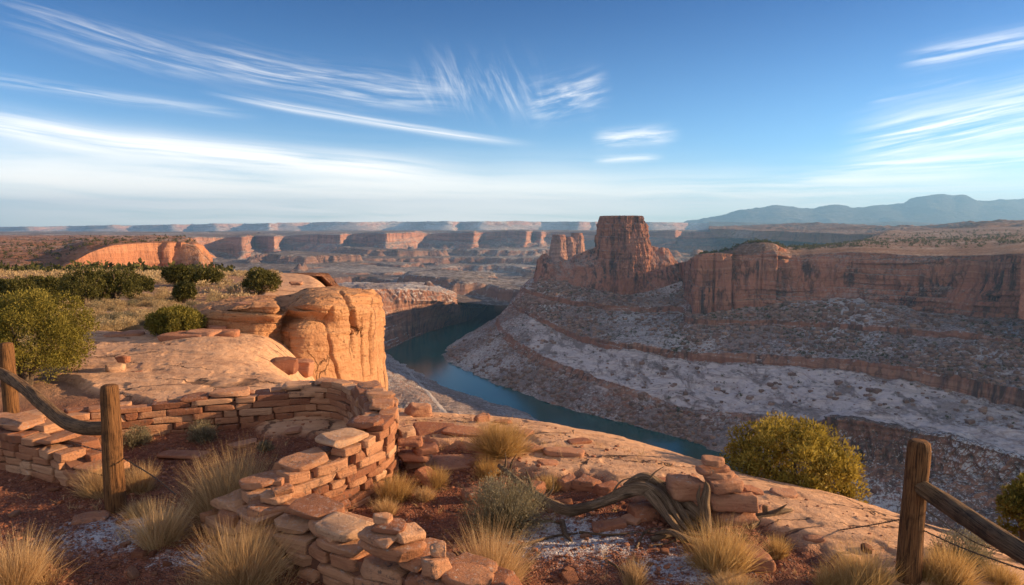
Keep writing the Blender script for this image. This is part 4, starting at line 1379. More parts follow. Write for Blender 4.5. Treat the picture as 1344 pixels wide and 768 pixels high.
def tube_np(path, radii, nseg=10, ridges=0.0, seed=0, cap=True, twist=0.0, samples=None, rn=0.0):
    """tube along a path; returns V, list of faces, along, around"""
    path = np.asarray(path, float)
    if samples:
        pr = catmull(np.concatenate([path, np.asarray(radii, float)[:, None]], 1), samples)
        path, radii = pr[:, :3], np.maximum(pr[:, 3], 0.001)
    else:
        radii = np.asarray(radii, float)
    n = len(path)
    tg = np.gradient(path, axis=0)
    tg /= np.linalg.norm(tg, axis=1, keepdims=True) + 1e-9
    ref = np.array([0, 0, 1.0]) if abs(tg[0, 2]) < 0.8 else np.array([1.0, 0, 0])
    u = np.cross(tg[0], ref)
    u /= np.linalg.norm(u)
    U = []
    for i in range(n):
        u = u - tg[i] * (u @ tg[i])
        u /= np.linalg.norm(u) + 1e-9
        U.append(u)
    U = np.array(U)
    W = np.cross(tg, U)
    s = np.concatenate([[0], np.cumsum(np.linalg.norm(np.diff(path, axis=0), axis=1))])
    a = np.linspace(0, 2 * np.pi, nseg, endpoint=False)[None, :] + twist * s[:, None]
    rad = radii[:, None] * np.ones((1, nseg))
    if ridges or rn:
        q = np.stack([np.cos(np.linspace(0, 2 * np.pi, nseg, endpoint=False))[None, :] * 2.2 + s[:, None] * 0, np.sin(np.linspace(0, 2 * np.pi, nseg, endpoint=False))[None, :] * 2.2 + s[:, None] * 0,
                      (s[:, None] * 1.5) * np.ones((1, nseg))], -1)
        rad = rad * (1 + ridges * fbm(q, 3, 700 + seed) + rn * fbm(q * np.array([.5, .5, 2.2]), 3, 720 + seed))
    P = path[:, None, :] + rad[..., None] * (np.cos(a)[..., None] * U[:, None, :] + np.sin(a)[..., None] * W[:, None, :])
    V = P.reshape(-1, 3)
    Fq = grid_faces(n, nseg, True)
    Ft = []
    al = np.repeat(s, nseg)
    ar = np.tile(np.linspace(0, 1, nseg, endpoint=False), n)
    if cap:
        V = np.concatenate([V, path[:1], path[-1:]])
        i0, i1 = n * nseg, n * nseg + 1
        for k in range(nseg):
            k2 = (k + 1) % nseg
            Ft.append((i0, k2, k))
            Ft.append((i1, (n - 1) * nseg + k, (n - 1) * nseg + k2))
        al = np.concatenate([al, [s[0], s[-1]]])
        ar = np.concatenate([ar, [0, 0]])
    return V, Fq, np.array(Ft, int).reshape(-1, 3), al, ar


class Bag:
    """collects geometry into one mesh"""
    def __init__(self):
        self.v, self.f, self.a, self.n = [], {}, {}, 0

    def add(self, V, *faces, **attrs):
        for f in faces:
            if len(f):
                self.f.setdefault(f.shape[1], []).append(np.asarray(f) + self.n)
        self.v.append(V)
        for k, a in attrs.items():
            self.a.setdefault(k, []).append(a if hasattr(a, '__len__') else np.full(len(V), a))
        self.n += len(V)

    def tube(self, path, radii, nseg=10, **k):
        V, q, t, al, ar = tube_np(path, radii, nseg, **k)
        self.add(V, q, t, along=al, around=ar)

    def mesh(self, name, mat, smooth_=True):
        return mesh_np(name, np.concatenate(self.v), [np.concatenate(x) for x in self.f.values()], mat, smooth_, {k: np.concatenate(a) for k, a in self.a.items()})


def dry_tuft(n, r0, L, spread, width, seed, **k):
    V, F_, t = blades(n, r0, L, spread, width, seed, **k)
    return V, F_, t


_tuft_cache = {}


def tuft_mesh(style, seed, w, h, dens=1.0):
    """one clump of the given half width and height"""
    b = Bag()
    if style in ('straw', 'gold'):
        V, F_, t = blades(int(2600 * dens), w * 0.50, h * 0.98, 0.78 * min(1.5, w / h * 1.0), 0.0036, seed, 0.30, lvar=0.62)
        b.add(V, F_, tint=t)
        V, F_, t = blades(int(1100 * dens), w * 0.60, h * 0.62, 1.15, 0.0036, seed + 1, 0.55, lvar=0.7)
        b.add(V, F_, tint=t * 0.7)
    elif style == 'dome':                                # dense rounded snakeweed / rabbitbrush
        V, F_, t = blades(int(4200 * dens), w * 0.34, h * 1.0, 1.25, 0.0036, seed, 0.10, lvar=0.3)
        b.add(V, F_, tint=t)
    else:                                                # sagebrush with woody stems and fine grey leaves
        V, F_, t = blades(int(900 * dens), w * 0.30, h * 0.98, 1.15, 0.0065, seed, 0.10, lvar=0.35)
        b.add(V, F_, tint=t * 0.55)
        r = np.random.default_rng(seed)
        k = int(150 * dens)
        d = r.normal(0, 1, (k, 3))
        d[:, 2] = np.abs(d[:, 2])
        d /= np.linalg.norm(d, axis=1, keepdims=True)
        c = d * np.array([w * 0.88, w * 0.88, h * 0.88]) * r.uniform(0.55, 1.0, k)[:, None] ** 0.5
        V, F_, t = leaf_cloud(c, r.uniform(0.05, 0.11, k) * (w / 0.35), 34, 0.020, seed + 2, 0.7, 0.28)
        b.add(V, F_, tint=t)
    return b.mesh('tuft', M[{'straw': 'straw', 'gold': 'gold', 'dome': 'gold', 'sage': 'sage', 'pale': 'palesage'}[style]], False)


def conifer(name, loc, w, h, seed, mat, leaf, clumps, per, label, cat='juniper', group=None, depth=None, trunk_r=0.06, flat=0.9):
    """bushy juniper: tapered trunk, limbs and a crown of leaf sprays in uneven clumps"""
    r = np.random.default_rng(seed)
    root = empty(name, loc, label, cat, group)
    dpt = depth or w
    c = []
    lobes = r.normal(0, 1, (9, 3))
    lobes /= np.linalg.norm(lobes, axis=1, keepdims=True)
    amp = r.uniform(-0.42, 0.26, 9)
    while len(c) < clumps:
        d = r.normal(0, 1, 3)
        d /= np.linalg.norm(d)
        if d[2] < -0.66:
            continue
        k = 1.0 + sum(a * max(0, d @ l_) ** 4 for a, l_ in zip(amp, lobes))
        q = r.uniform(0.30, 1.0) ** 0.42 * k
        p = d * q
        c.append((p[0] * w * 0.93, p[1] * dpt * 0.93, h * 0.47 + p[2] * h * 0.52 * flat))
    c = np.array(c)
    rad = r.uniform(0.07, 0.21, len(c)) * min(w, h)
    V, F_, t = leaf_cloud(c, rad, per, leaf, seed + 1, 0.55)
    crown = link('crown', mesh_np('crown', V, F_, M[mat], False, {'tint': t}), root)
    b = Bag()
    nb = 5
    for i in range(nb):
        a = i / nb * 6.283 + r.uniform(-.4, .4)
        e = np.array([math.cos(a) * w * 0.6, math.sin(a) * dpt * 0.6, h * r.uniform(0.5, 0.85)])
        b.tube([(0, 0, -0.08), (math.cos(a) * 0.1 * w, math.sin(a) * 0.1 * w, h * 0.18), e * 0.55 + np.array([0, 0, h * 0.08]), e], [trunk_r, trunk_r * 0.75, trunk_r * 0.45, trunk_r * 0.12], 7, samples=10)
    link('trunk', b.mesh('trunk', M['bark']), root)
    return root
# ------------------------------------------------------------------ stones
def cube_sphere(n):
    pts_, faces = {}, []
    V = []

    def vid(p):
        k = tuple(np.round(p, 5))
        if k not in pts_:
            pts_[k] = len(V)
            V.append(p)
        return pts_[k]
    for ax in range(3):
        for sg in (-1, 1):
            for i in range(n):
                for j in range(n):
                    q = []
                    for (a, b_) in ((i, j), (i + 1, j), (i + 1, j + 1), (i, j + 1)):
                        p = np.zeros(3)
                        p[ax] = sg
                        p[(ax + 1) % 3] = -1 + 2 * a / n
                        p[(ax + 2) % 3] = -1 + 2 * b_ / n
                        q.append(vid(p))
                    faces.append(q if sg > 0 else q[::-1])
    return np.array(V), np.array(faces)


CS = {n: cube_sphere(n) for n in (4, 6, 9, 12)}


def stone(n, seed, half, round_=0.22, cuts=5, rough_=0.05, angular=0.0, kn=7, lim_=(0.66, 0.92)):
    """one weathered block: a rounded box with chipped planes and an uneven skin"""
    r = np.random.default_rng(seed)
    V0, F_ = CS[n]
    V = np.sign(V0) * np.abs(V0) ** 0.5
    nrm = (np.abs(V) ** kn).sum(1, keepdims=True) ** (1 / kn)
    s = V / np.linalg.norm(V, axis=1, keepdims=True)
    V = V / nrm * (1 - round_ * 0.5) + s * round_ * 0.5
    # skewed plan
    V[:, 0] *= 1 + 0.10 * r.normal() * V[:, 1]
    V[:, 1] *= 1 + 0.10 * r.normal() * V[:, 0]
    for _ in range(cuts):
        d = r.normal(0, 1, 3)
        d[2] *= 0.35 + angular
        d /= np.linalg.norm(d)
        lim = (np.abs(d) ** 1.15).sum() ** (1 / 1.15) * r.uniform(*lim_)
        ex = np.maximum(V @ d - lim, 0)
        V = V - d * ex[:, None]
    V = V * np.asarray(half)
    q = V / max(half) * 1.6 + seed * 3.17
    nn = s * (rough_ * min(half) * 2.0 * fbm(q, 4, seed % 97, 0.55))[:, None] + s * (0.5 * rough_ * min(half) * fbm(q * 4.3, 3, seed % 89, 0.6))[:, None]
    return V + nn, F_


def rotz(V, a):
    c, s = math.cos(a), math.sin(a)
    return V @ np.array([[c, s, 0], [-s, c, 0], [0, 0, 1]])


def rotx(V, a):
    c, s = math.cos(a), math.sin(a)
    return V @ np.array([[1, 0, 0], [0, c, s], [0, -s, c]])


def roty(V, a):
    c, s = math.cos(a), math.sin(a)
    return V @ np.array([[c, 0, -s], [0, 1, 0], [s, 0, c]])


def stone_wall(name, path, heights, thick, seed, label, course=0.080, lens=(0.14, 0.46), cap=1.0, bury=0.10, capskip=0.3, rubble=False):
    """dry laid wall along a plan path; two faces of coursed blocks on a core, flat capstones on top"""
    r = np.random.default_rng(seed)
    ctl = np.concatenate([np.asarray(path, float), np.asarray(heights, float)[:, None]], 1)
    pl = catmull(ctl, 400)
    s = np.concatenate([[0], np.cumsum(np.hypot(*np.diff(pl[:, :2], axis=0).T))])
    Ltot = s[-1]

    def at(q):
        p = np.array([np.interp(q, s, pl[:, k]) for k in range(3)])
        p2 = np.array([np.interp(min(q + 0.04, Ltot), s, pl[:, k]) for k in range(2)])
        p1 = np.array([np.interp(max(q - 0.04, 0), s, pl[:, k]) for k in range(2)])
        return p, math.atan2(p2[1] - p1[1], p2[0] - p1[0])
    gz = hg(pl[:, 0], pl[:, 1], False)
    ox, oy = pl[0, 0], pl[0, 1]
    root = empty(name, (ox, oy, float(gz[0])), label, 'stone wall')
    O = np.array([ox, oy, float(gz[0])])
    blk, capb, core = Bag(), Bag(), Bag()
    sid = seed * 1000
    # core
    C = []
    for i in range(0, 400, 4):
        a = math.atan2(*(pl[min(i + 4, 399), :2] - pl[max(i - 4, 0), :2])[::-1])
        nn = np.array([-math.sin(a), math.cos(a)])
        tk = thick / 2 - 0.045
        h = pl[i, 2] - 0.06
        C.append([(pl[i, 0] + nn[0] * k * tk - ox, pl[i, 1] + nn[1] * k * tk - oy, gz[i] + z - O[2]) for k, z in ((1, -0.25), (1, h), (-1, h), (-1, -0.25))])
    C = np.array(C[2:-2])
    f = grid_faces(len(C), 4, True)
    core.add(C.reshape(-1, 3), f, np.array([[0, 1, 2, 3], [len(C) * 4 - 1, len(C) * 4 - 2, len(C) * 4 - 3, len(C) * 4 - 4]]))
    for side in (1, -1):
        z = -bury
        k = 0
        while z < max(heights):
            ch = course * r.uniform(0.78, 1.25)
            q = r.uniform(-0.1, 0.0)
            while q < Ltot:
                L = r.uniform(*lens) * (1.0 if r.uniform() > 0.12 else 0.55)
                qc = min(max(q + L / 2, 0.02), Ltot - 0.02)
                p, a = at(qc)
                top = p[2]
                if z + ch * 0.55 < top:
                    dh = ch * r.uniform(0.90, 1.06) / 2
                    half = (L / 2 - 0.004, thick * 0.25 + r.uniform(-0.006, 0.010), dh - 0.002)
                    V, F_ = stone(9, sid, half, 0.06, 7 if rubble else 4, 0.13 if rubble else 0.06, kn=14 if rubble else 24, lim_=(0.68, 0.92) if rubble else (0.84, 0.98))
                    sid += 1
                    V = roty(V, r.normal(0, 0.025))
                    V = rotz(V, a + r.normal(0, 0.015))
                    nn = np.array([-math.sin(a), math.cos(a)]) * side * thick * 0.25
                    g_ = np.interp(qc, s, gz)
                    V = V + np.array([p[0] + nn[0] - ox, p[1] + nn[1] - oy, g_ + z + ch / 2 - O[2] + r.normal(0, 0.004)])
                    blk.add(V, F_, tint=float(np.clip(r.normal(0.47, 0.27), 0, 1)))
                q += L
            z += ch
            k += 1
    # capstones across the full thickness
    q = 0.0
    while q < Ltot - 0.05:
        L = r.uniform(0.24, 0.46)
        qc = min(q + L / 2, Ltot - 0.03)
        p, a = at(qc)
        if r.uniform() > capskip:
            th = r.uniform(0.020, 0.042) * cap
            half = (L / 2 * 0.97, thick * (r.uniform(0.38, 0.54) if rubble else r.uniform(0.34, 0.48)), th)
            V, F_ = stone(12, sid, half, 0.10, 8, 0.20, kn=12)
            sid += 1
            V = rotx(roty(V, r.normal(0, 0.045)), r.normal(0, 0.05))
            V = rotz(V, a + r.normal(0, 0.10))
            g_ = np.interp(qc, s, gz)
            V = V + np.array([p[0] - ox + r.normal(0, .01), p[1] - oy + r.normal(0, .01), g_ + p[2] + th * 0.8 - O[2]])
            capb.add(V, F_, tint=float(np.clip(r.normal(0.45, 0.27), 0, 1)))
        q += L * r.uniform(0.96, 1.04)
    link('masonry', blk.mesh('masonry', M['stone']), root)
    link('capstones', capb.mesh('capstones', M['stone']), root)
    link('core', core.mesh('core', M['mortar'], False), root)
    return root


ring = [(-5.45, 7.30), (-5.15, 7.72), (-4.5, 8.15), (-3.9, 8.38), (-3.3, 8.55), (-2.75, 8.72), (-2.25, 8.68), (-1.85, 8.28), (-1.55, 7.6), (-1.36, 6.9), (-1.38, 6.4), (-1.56, 5.98), (-1.82, 5.66), (-2.05, 5.45)]
ringh = [0.42, 0.40, 0.36, 0.38, 0.40, 0.42, 0.50, 0.55, 0.60, 0.63, 0.63, 0.58, 0.50, 0.42]
stone_wall('ruined_wall', ring, ringh, 0.36, 1, 'curved dry stone ruin wall with neat sunlit blocks on its outer face')
stone_wall('ruined_wall', [(-5.75, 7.28), (-5.2, 7.10), (-4.75, 6.90), (-4.35, 6.72), (-4.12, 6.62)], [0.44, 0.42, 0.36, 0.28, 0.12], 0.46, 2, 'short stepped stone wall stub behind the left fence post')
low_p = [(-2.42, 5.60), (-2.2, 5.42), (-1.85, 5.18), (-1.45, 4.93), (-1.05, 4.68), (-0.65, 4.45), (-0.32, 4.27), (-0.12, 4.15)]
stone_wall('ruined_wall', low_p, [0.16, 0.24, 0.27, 0.28, 0.29, 0.27, 0.22, 0.18], 0.44, 3, 'low collapsed rubble wall with tumbled slabs in the foreground', course=0.088, lens=(0.18, 0.44), cap=1.2, rubble=True)


# ------------------------------------------------------------------ loose stones: each one a thing
def loose(name, x, y, half, seed, label, mat='rubble', z=None, rz=0.0, tilt=(0, 0), n=12, cuts=9, round_=0.16, rough_=0.16, group=None, sink=0.25, cat='rock', angular=0.3):
    V, F_ = stone(n, seed, half, round_, cuts, rough_, angular)
    V = rotz(rotx(roty(V, tilt[0]), tilt[1]), rz)
    zz = z if z is not None else hgp(x, y) + half[2] * (1 - 2 * sink)
    r = np.random.default_rng(seed)
    o = link(name, mesh_np(name, V, F_, M[mat], True, {'tint': np.full(len(V), float(np.clip(r.normal(0.48, 0.2), 0, 1)))}))
    o.location = (x, y, zz)
    tag(o, label, cat, group)
    return o


def wall_top(px, py, h):
    """plan position on top of a wall of height h seen at a pixel"""
    p = PZ(px, py, h)
    return p[0], p[1]


# stones heaped on the low wall (px, py, z, half sizes, turn, tilt, label)
heap = [
    (352, 668, .30, (.17, .13, .045), 0.5, (.05, .0), 'wide base slab of the small stack at the near end of the curved wall'),
    (362, 652, .385, (.11, .085, .035), -0.3, (.10, .05), 'middle slab of the small stack at the near end of the curved wall'),
    (370, 643, .44, (.085, .065, .028), 0.4, (-.06, .0), 'upper slab of the small stack at the near end of the curved wall'),
    (366, 633, .49, (.04, .035, .028), 0.1, (0, .1), 'pebble sized top stone of the small stack at the near end of the curved wall'),
    (415, 668, .37, (.21, .14, .04), -0.5, (.05, .12), 'broad tilted slab lying where the two walls meet'),
    (452, 690, .36, (.20, .15, .04), -0.65, (.02, .06), 'flat speckled slab on the middle of the low rubble wall'),
    (520, 716, .37, (.22, .15, .05), -0.45, (.02, .0), 'wide slab under the stacked stones on the low wall'),
    (500, 703, .45, (.16, .10, .032), -0.7, (.0, .05), 'dark flat slab leaning in the stack on the low wall'),
    (532, 700, .46, (.13, .10, .036), 0.7, (.22, .1), 'tilted wedge slab on the right of the stack on the low wall'),
    (510, 690, .51, (.12, .085, .026), -0.2, (.03, .0), 'thin slab second from the top of the stack on the low wall'),
    (503, 680, .555, (.065, .05, .026), 0.2, (.05, .1), 'smallest stone on top of the stack on the low wall'),
    (572, 742, .36, (.11, .08, .055), 0.9, (.15, -.1), 'chunky pale stone near the right end of the low wall'),
    (575, 722, .445, (.05, .045, .035), 0.2, (.0, .1), 'small round stone perched on the chunky pale stone'),
    (615, 758, .30, (.15, .12, .035), -0.3, (.06, .04), 'plain slab at the right end of the low wall'),
]
for i, (px, py, z, half, rz, tl, lb) in enumerate(heap):
    x, y = wall_top(px, py, z)
    loose('loose_stone', x, y, half, 300 + i, lb, 'stone', z=z, rz=rz, tilt=tl, n=12, cuts=9, group='loose stones stacked on the ruin walls', cat='stone', round_=0.14)

# cairn beside the dead log
cb = G(935, 690)
cz = cb.z
cn = [
    (962, 690, .09, (.20, .16, .085), .3, (0, .06), 'red block at the foot of the cairn'),
    (1010, 692, .07, (.12, .10, .06), -.6, (.35, .0), 'tilted thin slab leaning against the right foot of the cairn'),
    (900, 652, .24, (.17, .12, .095), .2, (.12, .10), 'big rounded boulder on the left side of the cairn'),
    (962, 664, .23, (.21, .15, .075), -.1, (-.06, .05), 'long slab across the middle of the cairn'),
    (905, 676, .11, (.16, .14, .09), .5, (.1, .0), 'red stone under the big rounded boulder of the cairn'),
    (948, 645, .37, (.15, .12, .055), .2, (.0, .05), 'thick tan slab in the upper half of the cairn'),
    (942, 634, .455, (.12, .09, .026), -.3, (.05, .0), 'thin slab third from the top of the cairn'),
    (934, 627, .505, (.13, .08, .024), .25, (-.10, .03), 'thin overhanging slab second from the top of the cairn'),
    (936, 617, .56, (.085, .06, .034), .0, (.08, .05), 'topmost flat stone of the cairn'),
    (985, 655, .28, (.09, .07, .022), .4, (.2, .1), 'small disc shaped stone on the right edge of the cairn'),
]
cY = cb.y + 0.14
up_ = max(hgp(*PY(px, py, cY)[:2]) + half[2] * 0.55 - PY(px, py, cY)[2] for px, py, dz_, half, rz, tl, lb in cn if dz_ < .12)
for i, (px, py, dz_, half, rz, tl, lb) in enumerate(cn):
    Y = cY + (0.05 if i in (2, 4) else 0.0) + 0.03 * math.sin(i * 2.1)
    X, _, zc = PY(px, py, Y)
    zc += max(up_, 0.0) * 0.45
    half = tuple(1.06 * h_ for h_ in half)
    loose('cairn_stone', X, Y, half, 340 + i, lb, 'rubble', z=zc, rz=rz, tilt=tl, n=12, cuts=9, round_=0.75 if i in (2, 9) else 0.3, group='stones piled in the cairn', cat='stone')

# rubble against the outside of the curved wall
for i, (px, py, half, rz, tl, lb, dz_) in enumerate([
    (545, 612, (.15, .12, .06), .2, (0, 0), 'red block lowest in the rubble pile against the curved wall', 0),
    (540, 598, (.17, .11, .045), -.2, (.05, 0), 'flat red slab across the rubble pile against the curved wall', .12),
    (556, 590, (.12, .09, .04), .4, (-.1, 0), 'second slab of the rubble pile against the curved wall', .20),
    (535, 578, (.13, .10, .05), .1, (.06, .1), 'rounded tan stone on top of the rubble pile against the curved wall', .29),
    (530, 566, (.10, .08, .04), .7, (.0, .1), 'small stone topping the rubble pile against the curved wall', .37),
    (560, 636, (.13, .10, .035), -.4, (.7, .0), 'slab standing on edge at the foot of the curved wall', .04),
    (547, 548, (.16, .13, .10), .4, (.1, .0), 'dark red boulder beside the back of the curved wall', 0.02),
]):
    p = G(px, 618 if dz_ > 0.06 else py)
    loose('rubble_stone', (px - 672) / F * p.y, p.y, half, 370 + i, lb, 'redrock', z=p.z + half[2] * .6 + dz_, rz=rz, tilt=tl, group='rubble fallen beside the curved wall')

# flat slabs and blocks lying on the slickrock and soil
slabs = [
    (570, 572, (.26, .20, .035), .2, 'broad thin slab on the slickrock behind the grass dome'), (612, 575, (.26, .18, .035), -.2, 'wide slab with a shadowed edge left of the round grass dome'),
    (632, 558, (.10, .07, .07), .5, 'small upright red block touching the round grass dome'), (560, 590, (.14, .11, .045), .7, 'square slab between the rubble pile and the round grass dome'),
    (740, 603, (.22, .15, .05), -.1, 'large flat topped block on the slickrock above the log'), (700, 598, (.12, .09, .04), .5, 'small slab beside the round grass dome'),
    (720, 618, (.10, .07, .035), .2, 'broken red block right of the dry sage bush'), (745, 636, (.11, .09, .055), .5, 'red block tucked behind the log bend'),
    (772, 640, (.13, .10, .055), -.5, 'frosted angular block behind the middle of the log'), (797, 648, (.12, .10, .06), .3, 'stone wedged under the arch of the log'),
    (700, 645, (.10, .09, .06), .8, 'tan stone left of the log end'), (845, 678, (.13, .11, .075), .3, 'rounded red boulder under the log fork'),
    (800, 692, (.15, .09, .03), .1, 'flat slab lying in front of the log'), (830, 683, (.10, .08, .04), .9, 'small red stone in front of the log fork'),
    (620, 655, (.10, .09, .06), .4, 'pale round stone at the left side of the sage bush'), (985, 738, (.17, .13, .075), .1, 'smooth tan boulder behind the golden grass clump'),
    (1068, 714, (.075, .05, .022), -.3, 'small pale pebble in the shadowed hollow'), (600, 607, (.30, .22, .025), .3, 'big low red slab in front of the round grass dome'),
    (872, 640, (.16, .10, .03), .2, 'thin slab on the slickrock left of the cairn'), (660, 560, (.12, .07, .03), .1, 'thin slab behind the round grass dome'),
    (120, 682, (.14, .10, .035), .3, 'flat stone at the foot of the left fence post'), (240, 598, (.26, .14, .03), .1, 'long flat slab lying on the ruin floor'),
    (320, 583, (.15, .10, .03), .6, 'small slab near the back wall of the ruin'), (385, 572, (.10, .08, .03), .2, 'stone lying on the shaded ruin floor'),
    (760, 586, (.15, .09, .03), .5, 'thin plate of rock on the open slickrock'), (1030, 655, (.13, .09, .03), .2, 'plate of rock right of the cairn'),
    (690, 575, (.10, .08, .045), .9, 'small block on the slickrock right of the grass dome'), (655, 640, (.07, .06, .04), .9, 'fist sized stone by the pale dead branch'),
]
for i, (px, py, half, rz, lb) in enumerate(slabs):
    p = G(px, py)
    if half[2] < .055:
        half = (half[0], half[1], half[2] * .7)
    loose('rock_slab', p.x, p.y, half, 400 + i, lb, 'rubble' if i % 3 else 'redrock', rz=rz, tilt=(RNG.normal(0, .06), RNG.normal(0, .06)), n=12, cuts=8, round_=0.16, group='slabs lying on the slickrock and soil', sink=.28)

# rocks by the dome and behind the left wall
for i, (px, py, half, rz, lb) in enumerate([
    (372, 487, (.27, .24, .15), .3, 'dark red boulder in the hollow at the foot of the dome'), (396, 489, (.25, .22, .16), -.2, 'second dark boulder against the dome cliff'),
    (247, 446, (.50, .34, .10), .1, 'flat slab in front of the round juniper bush'), (268, 444, (.34, .26, .11), -.3, 'tilted slab beside the flat slab by the juniper bush'),
    (285, 441, (.22, .18, .15), .4, 'round stone right of the slabs by the juniper bush'), (298, 443, (.24, .2, .10), .2, 'last small slab toward the dome'),
    (166, 447, (.40, .26, .12), .2, 'tan boulder in the frosted sage flat'), (140, 500, (.16, .12, .05), .2, 'red base slab of the pile behind the ruin wall'),
    (152, 494, (.14, .10, .06), .5, 'middle red block of the pile behind the ruin wall'), (163, 490, (.10, .08, .06), .1, 'upper red block of the pile behind the ruin wall'),
    (182, 494, (.10, .08, .05), .9, 'right hand red stone of the pile behind the ruin wall'), (388, 372, (.20, .17, .06), .2, 'dark flat boulder on the crest of the dome'),
    (330, 401, (.40, .34, .08), .1, 'weathered plate on top of the layered lobes'),
]):
    p = G(px, py)
    if i in (11, 12):
        q = PY(px, py, 20.5 if i == 11 else 15.2)
        loose('rock', q[0], q[1], half, 450 + i, lb, 'rubble', z=q[2], rz=rz, n=12)
    else:
        loose('rock', p.x, p.y, half, 450 + i, lb, 'redrock' if i not in (2, 3, 5, 6) else 'rubble', rz=rz, n=12, cuts=8, z=p.z + half[2] * 0.5 + (0.10 if i == 8 else 0.2 if i == 9 else 0))

# many small stones: copies of a few kinds, scattered on the soil and slickrock
kinds = []
for k in range(8):
    h_ = np.array([RNG.uniform(.6, 1.2), RNG.uniform(.5, .9), RNG.uniform(.25, .6)])
    V, F_ = stone(4, 500 + k, h_, 0.25, 6, 0.12, 0.4)
    kinds.append(mesh_np('small_stone', V, F_, M['redrock' if k % 2 else 'rubble'], True, {'tint': np.full(len(V), RNG.uniform(.2, .8))}))
cnt = 0
while cnt < 270:
    px = RNG.uniform(0, 1344)
    py = RNG.uniform(545, 768) if RNG.uniform() < .85 else RNG.uniform(400, 545)
    if px > 560 and py < 540 + max(0, (px - 560)) * 0.24:
        continue
    p = G(px, py)
    d_ = rim_d(np.array([p.x]), np.array([p.y]))[0]
    if d_ > -0.1 or (d_ > -slick_w(p.y) and RNG.uniform() < .92):
        continue
    dens = fbm(np.array([[p.x / 1.1, p.y / 1.1, 0.3]]), 3, 510)[0]
    if dens < RNG.uniform(-0.35, 0.15):
        continue
    s_ = 0.016 * min(math.exp(RNG.exponential(0.55)), 4.0) * max(1, p.y / 8)
    o = link('small_stone', kinds[cnt % 8])
    o.location = (p.x, p.y, hgp(p.x, p.y) + 0.15 * s_)
    o.scale = (s_, s_, s_)
    o.rotation_euler = (RNG.normal(0, .2), RNG.normal(0, .2), RNG.uniform(0, 6.28))
    tag(o, 'small loose sandstone chip lying on the red soil and slickrock', 'stone', 'small loose stones scattered on the ground')
    cnt += 1

# gravel: uncountable, one object
b = Bag()
pv = [stone(4, 540 + k, (1, RNG.uniform(.6, 1), RNG.uniform(.4, .7)), 0.4, 4, 0.1)[0] for k in range(6)]
n_g = 5200
gx = RNG.uniform(-5.5, 4.2, n_g * 3)
gy = RNG.uniform(3.9, 9.5, n_g * 3)
gd = rim_d(gx, gy)
keep = (gd < -0.35) & (fbm(np.stack([gx / .8, gy / .8, gx * 0], -1), 3, 541) > RNG.uniform(-.5, .25, n_g * 3)) & (RNG.uniform(0, 1, n_g * 3) < np.where(gd < -slick_w(gy), 1, 0.22))
gx, gy = gx[keep][:n_g], gy[keep][:n_g]
gzz = hg(gx, gy)
V4, F4 = CS[4]
for i in range(len(gx)):
    s_ = 0.0055 * min(math.exp(RNG.exponential(0.42)), 4.0)
    V = rotz(pv[i % 6] * s_, RNG.uniform(0, 6.28)) + np.array([gx[i], gy[i], gzz[i] + s_ * .2])
    b.add(V, F4, tint=RNG.uniform(.1, .9))
tag(link('gravel', b.mesh('gravel', M['redrock'])), 'fine red gravel strewn over the soil', 'gravel', None, 'stuff')

# ------------------------------------------------------------------ fences
def post(root, x, y, h, r, seed, lean=(0, 0), bury=0.25):
    b = Bag()
    z0 = hgp(x, y)
    zs = np.linspace(-bury, h, 26)
    path = [(lean[0] * z, lean[1] * z, z) for z in zs]
    rad_ = r * (1.04 - 0.10 * (zs - zs[0]) / (h + bury))
    rad_[-1] *= 0.90
    path.append((lean[0] * h, lean[1] * h, h + 0.012))
    rad_ = np.append(rad_, rad_[-1] * 0.72)
    b.tube(path, rad_, 40, ridges=0.11, seed=seed, rn=0.05)
    o = link('post', b.mesh('post', M['post']), root)
    o.location = Vector((x, y, z0)) - root.location
    return z0


def rail(root, pts_, rads, seed):
    b = Bag()
    b.tube(np.array(pts_) - np.array(root.location), rads, 28, samples=90, ridges=0.13, seed=seed, rn=0.10, twist=0.5)
    return link('rail', b.mesh('rail', M['rail']), root)


def wire(root, pts_, r=0.0042):
    b = Bag()
    p = catmull(np.array(pts_) - np.array(root.location), 120)
    s_ = np.arange(120)
    # two strands twisted round one another
    for ph in (0, math.pi):
        a = s_ * 0.9 + ph
        b.tube(p + 0.0035 * np.stack([np.cos(a) * .3, np.cos(a), np.sin(a)], -1), np.full(120, r * 0.75), 5)
    for k in range(8, 120, 14):
        d = RNG.normal(0, 1, 3)
        d /= np.linalg.norm(d)
        b.tube([p[k] - d * 0.018, p[k] + d * 0.018], [0.0016, 0.0016], 4)
    return link('wire', b.mesh('wire', M['wire']), root)


lp = G(152, 671)
lp2 = Vector((-6.18, 8.25, hgp(-6.18, 8.25)))
fenceL = empty('fence', (lp.x, lp.y, lp.z), 'rustic fence of two round posts and a bowed rail in front of the ruin', 'fence')
post(fenceL, lp.x, lp.y, 1.11, .081, 1, (0.006, 0.0))
post(fenceL, lp2.x, lp2.y, 1.10, .082, 2, (-0.008, 0.0))
rail(fenceL, [PY(-12, 486, 8.28), PY(6, 492, 8.05), PY(35, 512, 7.5), PY(62, 535, 7.05), PY(88, 555, 6.6), PY(112, 562, 6.3), PY(140, 562, 6.08), PY(150, 561, 6.04)], [.07, .068, .066, .064, .066, .066, .064, .06], 3)
wire(fenceL, [PY(0, 547, 8.15), PY(40, 562, 7.5), PY(100, 583, 6.6), PY(152, 596, 5.95)])
wire(fenceL, [PY(152, 596, 5.94), PY(175, 609, 5.7), PY(205, 628, 5.3), PY(232, 650, 5.0)])
wire(fenceL, [PY(0, 566, 8.1), PY(50, 590, 7.3), PY(110, 617, 6.5), PY(152, 628, 5.95)])
rp = G(1191, 772)
